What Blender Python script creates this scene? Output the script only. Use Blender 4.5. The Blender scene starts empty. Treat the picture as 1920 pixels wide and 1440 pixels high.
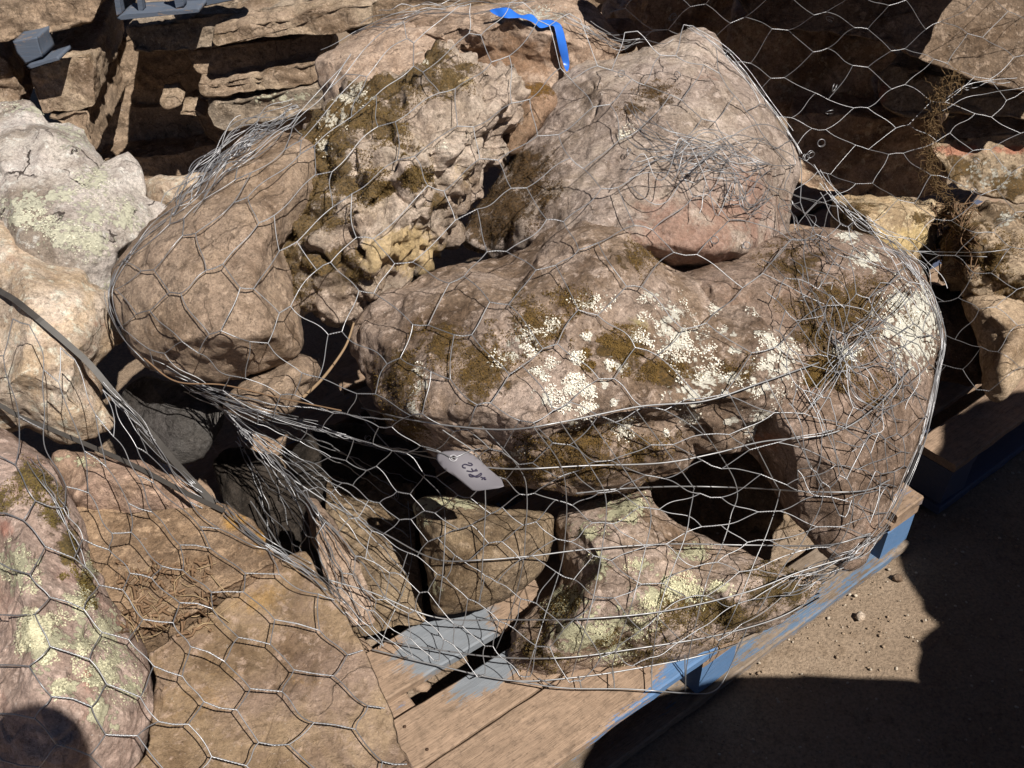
import bpy, math, random
import numpy as np
from mathutils import Vector
from mathutils.bvhtree import BVHTree
from mathutils.geometry import delaunay_2d_cdt

random.seed(7)
rng = np.random.default_rng(11)
scene = bpy.context.scene
COL = scene.collection

# ------------------------------------------------------------------ camera, sky, sun, exposure
CAM_H, PITCH, FPX = 1.55, math.radians(38.0), 1850.0
cam_data = bpy.data.cameras.new("camera")
cam = bpy.data.objects.new("camera", cam_data)
COL.objects.link(cam)
cam.location = (0, 0, CAM_H)
cam.rotation_euler = (math.pi / 2 - PITCH, 0, 0)
cam_data.sensor_width = 36.0
cam_data.lens = 36.0 * FPX / 1920.0
cam_data.clip_start = 0.02
cam_data.clip_end = 500.0
scene.camera = cam

SUN = np.array([0.37, -0.47, 0.80]); SUN /= np.linalg.norm(SUN)
world = bpy.data.worlds.new("World")
scene.world = world
world.use_nodes = True
wn = world.node_tree
sky = wn.nodes.new("ShaderNodeTexSky")
sky.sky_type = 'NISHITA'
sky.sun_disc = False
sky.altitude = 2500.0
sky.air_density = 0.35
sky.dust_density = 0.1
sky.sun_elevation = math.asin(SUN[2])
sky.sun_rotation = math.atan2(SUN[0], SUN[1])
bg = wn.nodes["Background"]
bg.inputs["Strength"].default_value = 0.05
wn.links.new(sky.outputs["Color"], bg.inputs["Color"])
sl = bpy.data.lights.new("sun", 'SUN')
sl.energy = 5.0
sl.angle = math.radians(0.5)
sl.color = (1.0, 0.95, 0.87)
so = bpy.data.objects.new("sun", sl)
COL.objects.link(so)
so.location = (3, -4, 8)
so.rotation_euler = Vector(SUN).to_track_quat('Z', 'Y').to_euler()
scene.view_settings.view_transform = 'Standard'
scene.view_settings.look = 'None'
scene.view_settings.gamma = 1.0
scene.view_settings.use_curve_mapping = False
scene.view_settings.exposure = 0.6

# ------------------------------------------------------------------ surveying helpers (photo point -> place)
SP, CP = math.sin(PITCH), math.cos(PITCH)
CAMP = np.array([0, 0, CAM_H])

def rays(px, py):
    a = (np.asarray(px, float) - 960.0) / FPX
    b = (720.0 - np.asarray(py, float)) / FPX
    return np.stack([a, CP + b * SP, -SP + b * CP], -1)

def at_t(px, py, t):
    return CAMP + rays(px, py) * np.asarray(t)[..., None]

def at_z(px, py, z):
    d = rays(px, py)
    return CAMP + d * ((np.asarray(z) - CAM_H) / d[..., 2])[..., None]

def at_plane(px, py, p0, n):
    d = rays(px, py)
    t = ((np.asarray(p0) - CAMP) @ n) / (d @ n)
    return CAMP + d * t[..., None]

# ------------------------------------------------------------------ numpy noise
def _hash(ix, iy, iz, seed):
    h = (ix * 374761393 + iy * 668265263 + iz * 1440662683 + seed * 974634541) & 0xFFFFFFFF
    h = ((h ^ (h >> 13)) * 1274126177) & 0xFFFFFFFF
    h = ((h ^ (h >> 16)) * 2246822519) & 0xFFFFFFFF
    return (h ^ (h >> 15)) & 0xFFFFFF

def vnoise(P, seed=0):
    F = np.floor(P); I = F.astype(np.int64); f = P - F
    u = f * f * f * (f * (f * 6 - 15) + 10)
    out = np.zeros(len(P))
    for dx in (0, 1):
        wx = u[:, 0] if dx else 1 - u[:, 0]
        for dy in (0, 1):
            wy = u[:, 1] if dy else 1 - u[:, 1]
            for dz in (0, 1):
                wz = u[:, 2] if dz else 1 - u[:, 2]
                out += wx * wy * wz * _hash(I[:, 0] + dx, I[:, 1] + dy, I[:, 2] + dz, seed)
    return out / 0xFFFFFF * 2 - 1

def fbm(P, scale, octv=4, seed=0, gain=0.5):
    a, s, o = 1.0, scale, np.zeros(len(P))
    for k in range(octv):
        o += a * vnoise(P * s + 17.3 * k, seed + k)
        a *= gain; s *= 2.03
    return o

def worley(P, scale, seed=0):
    Q = P * scale; F = np.floor(Q).astype(np.int64)
    best = np.full(len(P), 9.0); second = np.full(len(P), 9.0)
    for dx in (-1, 0, 1):
        for dy in (-1, 0, 1):
            for dz in (-1, 0, 1):
                c = F + np.array([dx, dy, dz])
                j = np.stack([_hash(c[:, 0], c[:, 1], c[:, 2], seed + s) / 0xFFFFFF for s in (1, 2, 3)], -1)
                d = np.linalg.norm(c + j - Q, axis=1)
                m = d < best
                second = np.where(m, best, np.minimum(second, d))
                best = np.where(m, d, best)
    return best, second

# ------------------------------------------------------------------ object helpers
def tag(o, label=None, cat=None, group=None, kind=None):
    if label: o["label"] = label
    if cat: o["category"] = cat
    if group: o["group"] = group
    if kind: o["kind"] = kind
    return o

def empty(name, loc, label=None, cat=None, group=None):
    o = bpy.data.objects.new(name, None)
    o.empty_display_size = 0.05
    COL.objects.link(o)
    o.location = loc
    return tag(o, label, cat, group)

BVH_V, BVH_F, BVH_TAG = [], [], []

def mesh_obj(name, V, F, mat, parent=None, smooth=True, masks=None, origin=None, bvh=None):
    """V world coordinates; F list/array of faces. The object's origin sits at its base."""
    V = np.asarray(V, float)
    if origin is None:
        if parent is not None:
            origin = np.array(parent.location)
        else:
            origin = np.array([V[:, 0].mean(), V[:, 1].mean(), V[:, 2].min()])
    me = bpy.data.meshes.new(name)
    if isinstance(F, np.ndarray):
        nf, k = F.shape
        me.vertices.add(len(V)); me.vertices.foreach_set("co", (V - origin).ravel())
        me.loops.add(nf * k); me.loops.foreach_set("vertex_index", F.ravel().astype(np.int32))
        me.polygons.add(nf)
        me.polygons.foreach_set("loop_start", np.arange(0, nf * k, k, dtype=np.int32))
        me.update(calc_edges=True)
        me.validate()
    else:
        me.from_pydata([tuple(v) for v in (V - origin)], [], [tuple(int(i) for i in f) for f in F])
        me.update()
    if smooth:
        me.polygons.foreach_set("use_smooth", np.ones(len(me.polygons), dtype=bool))
    if masks is not None and len(me.vertices) == len(masks):
        at = me.attributes.new("mask", 'FLOAT_COLOR', 'POINT')
        at.data.foreach_set("color", np.concatenate([masks, np.ones((len(masks), 1))], 1).ravel())
    me.materials.append(mat)
    o = bpy.data.objects.new(name, me)
    COL.objects.link(o)
    if parent is not None:
        o.parent = parent
    else:
        o.location = origin
    if bvh:
        BVH_V.append(V); BVH_F.append(F); BVH_TAG.append(bvh)
    return o

def make_bvh(tags):
    vs, fs, off = [], [], 0
    for V, F, t in zip(BVH_V, BVH_F, BVH_TAG):
        if t in tags:
            vs.append(V); fs += [tuple(int(i) + off for i in f) for f in F]; off += len(V)
    return BVHTree.FromPolygons([tuple(v) for v in np.concatenate(vs)], fs)

def vnormals(V, F):
    T = F if F.shape[1] == 3 else None
    if T is None:
        a, b = V[F[:, 2]] - V[F[:, 0]], V[F[:, 3]] - V[F[:, 1]]
    else:
        a, b = V[F[:, 1]] - V[F[:, 0]], V[F[:, 2]] - V[F[:, 0]]
    n = np.cross(a, b)
    N = np.zeros_like(V)
    for k in range(F.shape[1]):
        for c in range(3):
            N[:, c] += np.bincount(F[:, k], n[:, c], len(V))
    return N / (np.linalg.norm(N, axis=1, keepdims=True) + 1e-12)

def smooth_outline(pts, step, corner=0.0):
    P = np.array(pts, float); n = len(P)
    out = []
    for i in range(n):
        p0, p1, p2, p3 = P[i - 1], P[i], P[(i + 1) % n], P[(i + 2) % n]
        L = np.linalg.norm(p2 - p1); k = max(2, int(round(L / step)))
        for t in np.arange(k) / k:
            cr = 0.5 * ((2 * p1) + (p2 - p0) * t + (2 * p0 - 5 * p1 + 4 * p2 - p3) * t * t + (3 * p1 - p0 - 3 * p2 + p3) * t ** 3)
            out.append(cr * (1 - corner) + (p1 + (p2 - p1) * t) * corner)
    return np.array(out)

def jitter_outline(R, amp, seed):
    d = np.cumsum(np.linalg.norm(R - np.roll(R, 1, 0), axis=1)); per = d[-1]
    a = d / per * 2 * math.pi; rad = per / (2 * math.pi)
    Q = np.stack([np.cos(a) * rad, np.sin(a) * rad, np.full(len(a), seed * 3.7)], -1)
    o = fbm(Q, 1 / 38, 3, seed) + 0.5 * np.abs(fbm(Q, 1 / 16, 2, seed + 9))
    T = np.roll(R, -1, 0) - np.roll(R, 1, 0); N = np.stack([T[:, 1], -T[:, 0]], -1); N /= np.linalg.norm(N, axis=1, keepdims=True) + 1e-9
    return R + N * (o * amp)[:, None]

def lin_interp(outline, interior, X):
    """piecewise linear height over outline (0) and interior points (px,py,h)"""
    O = np.array(outline, float)
    pts = [Vector(p) for p in O] + [Vector((p[0], p[1])) for p in interior]
    h = np.array([0.0] * len(O) + [p[2] for p in interior])
    n = len(O)
    v, e, f, ov, oe, of = delaunay_2d_cdt(pts, [(i, (i + 1) % n) for i in range(n)], [], 1, 1e-4)
    hv = np.array([h[o[0]] if o else 0.0 for o in ov])
    v = np.array([tuple(a) for a in v])
    out = np.zeros(len(X))
    for t in f:
        if len(t) != 3: continue
        a, b, c = v[t[0]], v[t[1]], v[t[2]]
        d = (b[0] - a[0]) * (c[1] - a[1]) - (c[0] - a[0]) * (b[1] - a[1])
        if abs(d) < 1e-9: continue
        w1 = ((X[:, 0] - a[0]) * (c[1] - a[1]) - (c[0] - a[0]) * (X[:, 1] - a[1])) / d
        w2 = ((b[0] - a[0]) * (X[:, 1] - a[1]) - (X[:, 0] - a[0]) * (b[1] - a[1])) / d
        m = (w1 >= -1e-6) & (w2 >= -1e-6) & (w1 + w2 <= 1 + 1e-6)
        out[m] = (hv[t[0]] * (1 - w1 - w2) + hv[t[1]] * w1 + hv[t[2]] * w2)[m]
    return out

def blob_masks(px, masks):
    M = np.zeros((len(px), 3))
    for ch, L in enumerate(masks):
        for b in (L or []):
            x, y, rx = b[:3]
            ry = b[3] if len(b) > 3 else rx
            amp = b[4] if len(b) > 4 else 1.0
            M[:, ch] = np.maximum(M[:, ch], amp * np.exp(-(((px[:, 0] - x) / rx) ** 2 + ((px[:, 1] - y) / ry) ** 2) * 0.8))
    return M

def displace(V, F, kind, amp, seed):
    """relief of broken or weathered stone, along the normals"""
    N = vnormals(V, F)
    if kind == 'smooth':
        h = 0.9 * fbm(V, 7, 3, seed) + 0.22 * fbm(V, 30, 3, seed + 9)
        dent = fbm(V, 16, 2, seed + 31)
        h -= 1.1 * np.clip(dent - 0.35, 0, 1)
        W = V + 0.03 * np.stack([fbm(V, 11, 2, seed + s) for s in (61, 62, 63)], -1)
        rdg = np.abs(fbm(W, 9, 2, seed + 41))
        h -= 0.5 * np.clip(0.10 - rdg, 0, 1) / 0.10 * np.clip(fbm(V, 5, 2, seed + 44) + .15, 0, 1)
        h += 0.10 * fbm(V, 90, 2, seed + 15)
        h *= 0.011
    elif kind == 'facet':
        W = V + 0.02 * np.stack([fbm(V, 9, 2, seed + s) for s in (51, 52, 53)], -1)
        f1, f2 = worley(W * np.array([1, 1, 1.6]), 9, seed)
        h = 0.016 * (f2 - f1 - 0.3) + 0.009 * fbm(V, 9, 3, seed) + 0.005 * fbm(V, 35, 3, seed + 5)
    elif kind == 'layer':
        W = V + 0.03 * np.stack([fbm(V, 8, 2, seed + s) for s in (51, 52, 53)], -1)
        z = W[:, 2] * 42 + 0.8 * fbm(V, 5, 2, seed + 3)
        st = np.floor(z); fr = z - st
        lv = _hash(st.astype(np.int64), st.astype(np.int64) * 3, st.astype(np.int64) * 7, seed) / 0xFFFFFF
        lv2 = _hash(st.astype(np.int64) + 1, st.astype(np.int64) * 3 + 3, st.astype(np.int64) * 7 + 7, seed) / 0xFFFFFF
        k = np.clip((fr - 0.7) / 0.3, 0, 1)
        f1, f2 = worley(W, 8, seed)
        h = 0.012 * (lv * (1 - k) + lv2 * k - 0.5) + 0.014 * (f2 - f1 - 0.3) + 0.008 * fbm(V, 10, 3, seed) + 0.004 * fbm(V, 40, 2, seed + 5)
    else:  # knobby: weathered lumps and pits
        W = V + 0.012 * np.stack([fbm(V, 18, 2, seed + s) for s in (51, 52, 53)], -1)
        f1, f2 = worley(W, 15, seed)
        g1, g2 = worley(W, 34, seed + 7)
        h = 0.040 * (np.clip(f2 - f1, 0, 0.6) - 0.27) + 0.013 * (0.45 - g1) + 0.016 * fbm(V, 8, 3, seed) + 0.005 * fbm(V, 50, 3, seed + 5)
        h -= 0.050 * np.clip(fbm(V, 18, 2, seed + 77) - 0.36, 0, 1)
    return V + N * (h * amp)[:, None]

def fan_quads(nr, n):
    """ring-connected quads for nr rings of n verts"""
    r, i = np.meshgrid(np.arange(nr - 1), np.arange(n), indexing='ij')
    a = r * n + i; b = r * n + (i + 1) % n; c = (r + 1) * n + (i + 1) % n; d = (r + 1) * n + i
    return np.stack([a, b, c, d], -1).reshape(-1, 4)

def flakes(V, N, px, M, ch, seed, mats, parent, dens):
    """crusty lobes of lichen (ch 0) or cushions of moss (ch 1) standing on the stone"""
    R = np.random.default_rng(seed + 500)
    nz = fbm(V, 28, 4, seed + 5, .6) if ch == 0 else fbm(V, 20, 4, seed + 6, .6)
    lev = M[:, ch] + (0.95 if ch == 0 else 0.75) * nz - (0.48 if ch == 0 else 0.34)
    ok = np.nonzero((lev > 0) & (M[:, ch] > .10))[0]
    if len(ok) < 12: return
    n = min(int(len(ok) * dens), 9000 if ch == 0 else 22000)
    pick = R.choice(ok, n)
    P = V[pick] + R.normal(0, .0016, (n, 3)); Nn = N[pick]
    Nj = Nn + R.normal(0, .30 if ch == 0 else .5, (n, 3)) * (.55 if ch == 0 else 1); Nj /= np.linalg.norm(Nj, axis=1, keepdims=True)
    A = np.cross(Nj, R.normal(0, 1, (n, 3))); A /= np.linalg.norm(A, axis=1, keepdims=True) + 1e-9
    B = np.cross(Nj, A)
    if ch == 0:
        k = 6; r = R.uniform(.0006, .0019, n)
        an = np.linspace(0, 2 * math.pi, k, endpoint=False)
        rim = []
        for q in range(k):
            rr = r * R.uniform(.55, 1.25, n)
            rim.append(P + A * (rr * math.cos(an[q]))[:, None] + B * (rr * math.sin(an[q]) * .8)[:, None] + Nj * (r * R.uniform(.05, .5, n))[:, None])
        cen = P + Nj * (r * .25)[:, None]
        Vv = np.concatenate(rim + [cen]); i = np.arange(n)
        F = np.concatenate([np.stack([i + q * n, i + ((q + 1) % k) * n, i + k * n], -1) for q in range(k)])
        name = 'lichen'
    else:
        h = R.uniform(.0010, .0034, n); w = R.uniform(.0006, .0013, n)
        T = P + Nj * h[:, None]
        b = [P + A * (w * math.cos(q))[:, None] + B * (w * math.sin(q))[:, None] for q in (0, 2.1, 4.2)]
        Vv = np.concatenate(b + [T]); i = np.arange(n)
        F = np.concatenate([np.stack([i + q * n, i + ((q + 1) % 3) * n, i + 3 * n], -1) for q in range(3)])
        name = 'moss'
    o = mesh_obj(name, Vv, F, mats, parent=parent, smooth=False, origin=np.array(parent.location))
    o["kind"] = "stuff"

def outward(V, F):
    c = V.mean(0); n = np.cross(V[F[:, 2]] - V[F[:, 0]], V[F[:, 3]] - V[F[:, 1]])
    return F if np.sum((V[F[:, 0]] - c) * n) > 0 else F[:, ::-1].copy()

def signed_area(P):
    return 0.5 * np.sum(P[:, 0] * np.roll(P[:, 1], -1) - np.roll(P[:, 0], -1) * P[:, 1])

def boulder(name, mat, outline, t0, interior=(), gx=0.0, gy=-0.03, rim=0.05, back=0.2, kind='smooth', amp=1.0,
            masks=(None, None, None), step=4.5, soft=4, corner=0.15, centre=None, seed=1, bvh='main', **tags):
    """a closed stone: its outline surveyed at depth t0, relief towards the viewer from spot heights, a full rounded back"""
    O = np.array(outline, float)
    if signed_area(O) > 0: O = O[::-1]
    R = jitter_outline(smooth_outline(O, step, corner), 2.2 if kind != 'smooth' else 1.6, seed)
    c = np.array(centre if centre else R.mean(0), float)
    n = len(R)
    nr = max(8, int(np.linalg.norm(R - c, axis=1).max() / step))
    s = np.linspace(0.0, 1.0, nr + 1)[1:]
    s = 1 - (1 - s) ** 1.12
    px = c + s[:, None, None] * (R - c)[None]            # rings
    flat = px.reshape(-1, 2)
    h = lin_interp(O, interior, flat).reshape(nr, n) if len(interior) else np.zeros((nr, n))
    for _ in range(soft):
        up = np.vstack([h[:1].mean() * np.ones((1, n)), h[:-1]]); dn = np.vstack([h[1:], h[-1:]])
        h = 0.5 * h + 0.125 * (up + dn + np.roll(h, 1, 1) + np.roll(h, -1, 1))
    h = h + (rim * np.sqrt(np.clip(1 - s ** 5, 0, 1)))[:, None]
    t = t0 + gx * (px[..., 0] - c[0]) / 100 + gy * (px[..., 1] - c[1]) / 100
    front = at_t(px[..., 0], px[..., 1], t - h)
    nb = max(5, nr // 4)
    sb = np.cos(np.linspace(0, math.pi / 2, nb + 1))[1:-1]
    pb = c + sb[:, None, None] * (R - c)[None]
    tb = t0 + gx * (pb[..., 0] - c[0]) / 100 + gy * (pb[..., 1] - c[1]) / 100 + (back * np.sqrt(1 - sb ** 2.6))[:, None]
    bk = at_t(pb[..., 0], pb[..., 1], tb)
    V = np.concatenate([front.reshape(-1, 3), bk.reshape(-1, 3)])
    Q = fan_quads(nr + len(sb), n)
    m1, m2 = len(V), len(V) + 1
    V = np.concatenate([V, front[0].mean(0)[None], bk[-1].mean(0)[None]])
    i = np.arange(n); j = (i + 1) % n
    L = (nr + len(sb) - 1) * n
    F = np.concatenate([Q, np.stack([np.full(n, m1), j, i, i], -1), np.stack([np.full(n, m2), L + i, L + j, L + j], -1)])
    F = outward(V, F)
    V = displace(V, F, kind, amp, seed)
    M = np.concatenate([blob_masks(flat, masks), np.zeros((len(V) - len(flat), 3))])
    M[m1] = M[0]
    Fl = [tuple(q) if len(set(q)) == 4 else tuple(dict.fromkeys(q)) for q in F.tolist()]
    o = mesh_obj(name, V, Fl, mat, masks=M, bvh=bvh)
    nf = len(flat)
    if masks[0] or masks[1]:
        N = vnormals(V, F)
        if masks[0]: flakes(V[:nf], N[:nf], flat, M[:nf], 0, seed, crust_mat('lichen', mat["lichen"]), o, .8)
        if masks[1]: flakes(V[:nf], N[:nf], flat, M[:nf], 1, seed, crust_mat('moss', mat["moss"]), o, 1.7)
    return tag(o, **tags)

_crust = {}
def crust_mat(kind, c):
    key = (kind,) + tuple(round(x, 3) for x in c)
    if key not in _crust:
        k = NT(kind + "_crust"); v = k.coord(4)
        f = k.noise(v, 90, 5, .8)
        c = tuple(c)
        k.l(k.ramp(f, [(.3, tuple(x * .6 for x in c)), (.5, c), (.72, tuple(min(.88, x * (1.12 if kind == 'lichen' else 2.0)) for x in c))]), k.b.inputs["Base Color"])
        k.b.inputs["Roughness"].default_value = .95; k.b.inputs["Specular IOR Level"].default_value = .1
        _crust[key] = k.m
    return _crust[key]

def prism(name, mat, outline, p0, nrm, ext, kind='facet', amp=1.0, bevel=0.012, masks=(None, None, None), step=5.0,
          corner=0.6, seed=1, bvh=None, parent=None, bumps=(), **tags):
    """a block or slab: one face surveyed on the plane (p0, nrm), carried back by the vector ext, edges broken"""
    nrm = np.array(nrm, float); nrm /= np.linalg.norm(nrm)
    ext = np.array(ext, float)
    O = np.array(outline, float)
    if signed_area(O) > 0: O = O[::-1]
    R = smooth_outline(O, step, corner)
    if amp > .1: R = jitter_outline(R, 3.4, seed)
    c = R.mean(0); n = len(R)
    nr = max(5, int(np.linalg.norm(R - c, axis=1).max() / step))
    s = np.linspace(0, 1, nr + 1)[1:]
    px = c + s[:, None, None] * (R - c)[None]
    flat = px.reshape(-1, 2)
    base = at_plane(flat[:, 0], flat[:, 1], p0, nrm)
    if len(bumps):
        hb = lin_interp(O, bumps, flat)
        base = base + nrm * hb[:, None]
    fr = base.reshape(nr, n, 3)
    cen = fr[-1].mean(0)
    edge = fr[-1]
    L = np.linalg.norm(ext); ns = max(4, int(L / 0.012)); ns = min(ns, 40)
    inward = (cen - edge); inward /= np.linalg.norm(inward, axis=1, keepdims=True) + 1e-9
    # bevel: the last face ring pulled in slightly, sides start one bevel back
    fr[-1] = edge + inward * bevel * 0.6
    ds = np.linspace(0, 1, ns + 1)[1:]
    ds = np.concatenate([[bevel / L * 0.35], np.maximum(ds, bevel / L)])
    sides = []
    for k, d in enumerate(ds):
        sides.append(edge + ext * d + (inward * bevel * 0.15 if k == 0 else 0))
    nbk = max(3, nr // 4)
    backs = [cen + ext + (edge - cen) * q for q in np.linspace(1, 0, nbk + 1)[1:-1]]
    rings = np.concatenate([fr, np.array(sides), np.array(backs)])
    V = rings.reshape(-1, 3)
    Q = fan_quads(len(rings), n)
    m1, m2 = len(V), len(V) + 1
    V = np.concatenate([V, at_plane(c[None, 0], c[None, 1], p0, nrm) if not len(bumps) else fr[0].mean(0)[None], (cen + ext)[None]])
    i = np.arange(n); j = (i + 1) % n
    Lr = (len(rings) - 1) * n
    F = np.concatenate([Q, np.stack([np.full(n, m1), j, i, i], -1), np.stack([np.full(n, m2), Lr + i, Lr + j, Lr + j], -1)])
    F = outward(V, F)
    if amp > 0:
        V = displace(V, F, kind, amp, seed)
    M = np.concatenate([blob_masks(flat, masks), np.zeros((len(V) - len(flat), 3))])
    for k in range(ns + 1):
        M[nr * n + k * n: nr * n + (k + 1) * n] = M[(nr - 1) * n: nr * n] * max(0, 1 - k / 6)
    M[m1] = M[0]
    Fl = [tuple(q) if len(set(q)) == 4 else tuple(dict.fromkeys(q)) for q in F.tolist()]
    o = mesh_obj(name, V, Fl, mat, masks=M, bvh=bvh, parent=parent)
    return tag(o, **tags)

# ------------------------------------------------------------------ materials
class NT:
    def __init__(self, name):
        self.m = bpy.data.materials.new(name)
        self.m.use_nodes = True
        self.t = self.m.node_tree
        self.b = self.t.nodes["Principled BSDF"]
    def n(self, typ, **kw):
        nd = self.t.nodes.new(typ)
        for k, v in kw.items():
            if k in nd.inputs.keys():
                nd.inputs[k].default_value = v
            else:
                setattr(nd, k, v)
        return nd
    def l(self, a, b): self.t.links.new(a, b)
    def coord(self, seed=0.0, scale=(1, 1, 1), rot=(0, 0, 0)):
        tc = self.n("ShaderNodeTexCoord")
        mp = self.n("ShaderNodeMapping")
        mp.inputs["Location"].default_value = (seed * 1.37, seed * 2.11, seed * 0.73)
        mp.inputs["Scale"].default_value = scale
        mp.inputs["Rotation"].default_value = rot
        self.l(tc.outputs["Object"], mp.inputs["Vector"])
        return mp.outputs["Vector"]
    def noise(self, vec, scale, detail=4.0, rough=0.55, dist=0.0):
        nd = self.n("ShaderNodeTexNoise", Scale=scale, Detail=detail, Roughness=rough, Distortion=dist)
        self.l(vec, nd.inputs["Vector"])
        return nd.outputs["Fac"]
    def ramp(self, fac, stops, interp='LINEAR'):
        r = self.n("ShaderNodeValToRGB")
        cr = r.color_ramp; cr.interpolation = interp
        while len(cr.elements) < len(stops): cr.elements.new(0.5)
        for e, (p, c) in zip(cr.elements, stops):
            e.position = p
            e.color = (c, c, c, 1) if isinstance(c, (int, float)) else (*c, 1)
        self.l(fac, r.inputs["Fac"])
        return r.outputs["Color"]
    def mix(self, fac, a, b, mode='MIX'):
        nd = self.n("ShaderNodeMix", data_type='RGBA', blend_type=mode)
        for sock, v in ((nd.inputs[0], fac), (nd.inputs[6], a), (nd.inputs[7], b)):
            if isinstance(v, (int, float)): sock.default_value = v
            elif isinstance(v, tuple): sock.default_value = (*v, 1)
            else: self.l(v, sock)
        return nd.outputs[2]
    def math(self, op, a, b=0.0, c=0.0, clamp=False):
        nd = self.n("ShaderNodeMath", operation=op, use_clamp=clamp)
        for sock, v in zip(nd.inputs, (a, b, c)):
            if isinstance(v, (int, float)): sock.default_value = v
            else: self.l(v, sock)
        return nd.outputs[0]
    def step(self, v, lo, hi):
        nd = self.n("ShaderNodeMapRange", interpolation_type='SMOOTHSTEP')
        nd.inputs["From Min"].default_value = lo; nd.inputs["From Max"].default_value = hi
        self.l(v, nd.inputs["Value"])
        return nd.outputs["Result"]
    def bump(self, h, dist, strength=1.0, prev=None):
        nd = self.n("ShaderNodeBump", Strength=strength, Distance=dist)
        self.l(h, nd.inputs["Height"])
        if prev is not None: self.l(prev, nd.inputs["Normal"])
        return nd.outputs["Normal"]

_seed = [0.0]
def rock_mat(name, c1, c2, c3=None, tint=(0.40, 0.20, 0.13), lichen=(0.74, 0.68, 0.56), moss=(0.10, 0.062, 0.02), stain=0.5,
             grain=1.0, speck=0.5, red=0.0, crack=0.5):
    _seed[0] += 3.1
    k = NT(name); v = k.coord(_seed[0])
    c1 = tuple(x * y for x, y in zip(c1, (1.205, 1.2, 1.16))); c2 = tuple(x * y for x, y in zip(c2, (1.235, 1.22, 1.18)))
    c3 = c3 or tuple(x * 0.45 for x in c1)
    big = k.noise(v, 7, 6, 0.62, 0.8)
    col = k.mix(k.step(big, 0.38, 0.62), c1, c2)
    mid = k.noise(v, 26, 9, 0.74, 0.4)
    col = k.mix(k.math('MULTIPLY', k.step(mid, 0.49, 0.66), stain), col, c3)
    wash = k.noise(v, 3.6, 5, 0.6, 1.0)
    col = k.mix(1.0, col, k.ramp(wash, [(0.36, (0.50, 0.45, 0.40)), (0.49, (0.88, 0.86, 0.84)), (0.62, (1.12, 1.12, 1.13))]), 'MULTIPLY')
    scar = k.noise(v, 13, 8, 0.7, 1.2)
    col = k.mix(k.math('MULTIPLY', k.step(scar, 0.55, 0.66), stain * 0.95), col, tuple(x * 0.8 for x in c3))
    pale = k.noise(v, 44, 8, 0.72, 0.3)
    col = k.mix(k.math('MULTIPLY', k.step(pale, 0.52, 0.64), 0.62), col, tuple(min(0.7, x * 1.5 + 0.02) for x in c2))
    if red:
        rn = k.noise(v, 11, 7, 0.68, 0.8)
        col = k.mix(k.math('MULTIPLY', k.step(rn, 0.53, 0.70), red), col, tint)
    fine = k.noise(v, 150, 6, 0.8)
    col = k.mix(1.0, col, k.ramp(fine, [(0.32, 1 - 0.50 * grain), (0.5, 0.97), (0.70, 1 + 0.36 * grain)]), 'MULTIPLY')
    gr = k.noise(v, 420, 3, 0.7)
    col = k.mix(1.0, col, k.ramp(gr, [(0.34, 1 - 0.22 * grain), (0.5, 1.0), (0.66, 1 + 0.18 * grain)]), 'MULTIPLY')
    pit = k.noise(v, 70, 5, 0.72, 0.5)
    pf = k.step(pit, 0.61, 0.68)
    col = k.mix(k.math('MULTIPLY', pf, 0.5), col, tuple(x * 0.45 for x in c3))
    sp = k.noise(v, 120, 4, 0.7)
    col = k.mix(k.math('MULTIPLY', k.step(sp, 0.665, 0.70), speck), col, (0.60, 0.54, 0.49))
    # hairline cracks, broken up
    wv = k.n("ShaderNodeVectorMath", operation='ADD')
    dn = k.n("ShaderNodeTexNoise", Scale=14.0, Detail=4.0); k.l(v, dn.inputs["Vector"])
    dsc = k.n("ShaderNodeVectorMath", operation='SCALE'); k.l(dn.outputs["Color"], dsc.inputs[0]); dsc.inputs["Scale"].default_value = 0.12
    k.l(v, wv.inputs[0]); k.l(dsc.outputs[0], wv.inputs[1])
    ve = k.n("ShaderNodeTexVoronoi", Scale=7.0, feature='DISTANCE_TO_EDGE'); k.l(wv.outputs[0], ve.inputs["Vector"])
    cr = k.math('SUBTRACT', 1.0, k.step(ve.outputs["Distance"], 0.004, 0.022))
    cr = k.math('MULTIPLY', cr, k.math('MULTIPLY', k.step(big, 0.46, 0.58), crack))
    col = k.mix(k.math('MULTIPLY', cr, 0.75), col, tuple(x * 0.35 for x in c3))
    at = k.n("ShaderNodeAttribute", attribute_name="mask")
    sep = k.n("ShaderNodeSeparateColor"); k.l(at.outputs["Color"], sep.inputs["Color"])
    R, G, B = sep.outputs[0], sep.outputs[1], sep.outputs[2]
    # coloured areas of the stone itself
    tn = k.noise(v, 17, 9, 0.75, 0.5)
    tf = k.step(k.math('ADD', B, k.math('MULTIPLY_ADD', tn, 3.0, -1.5)), 0.28, 0.85)
    tf = k.math('MULTIPLY', tf, k.step(B, 0.05, 0.25))
    col = k.mix(k.math('MULTIPLY', tf, 0.68), col, k.mix(k.step(fine, 0.35, 0.65), tuple(x * 0.62 for x in tint), tint))
    # moss
    mn = k.noise(v, 30, 10, 0.78, 0.4)
    ma = k.math('ADD', G, k.math('MULTIPLY_ADD', mn, 3.6, -1.8))
    mf = k.math('MULTIPLY', k.step(ma, 0.42, 0.72), k.step(G, 0.06, 0.2))
    mtex = k.noise(v, 210, 5, 0.8)
    mcol = k.ramp(mtex, [(0.30, tuple(x * 0.25 for x in moss)), (0.50, moss), (0.70, (min(.5, moss[0] * 2.3), moss[1] * 2.0, moss[2] * 1.6))])
    col = k.mix(k.math('MULTIPLY', mf, 0.9), col, mcol)
    # lichen: lobed crusts
    vo = k.n("ShaderNodeTexVoronoi", Scale=105.0, feature='F1'); k.l(v, vo.inputs["Vector"])
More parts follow.
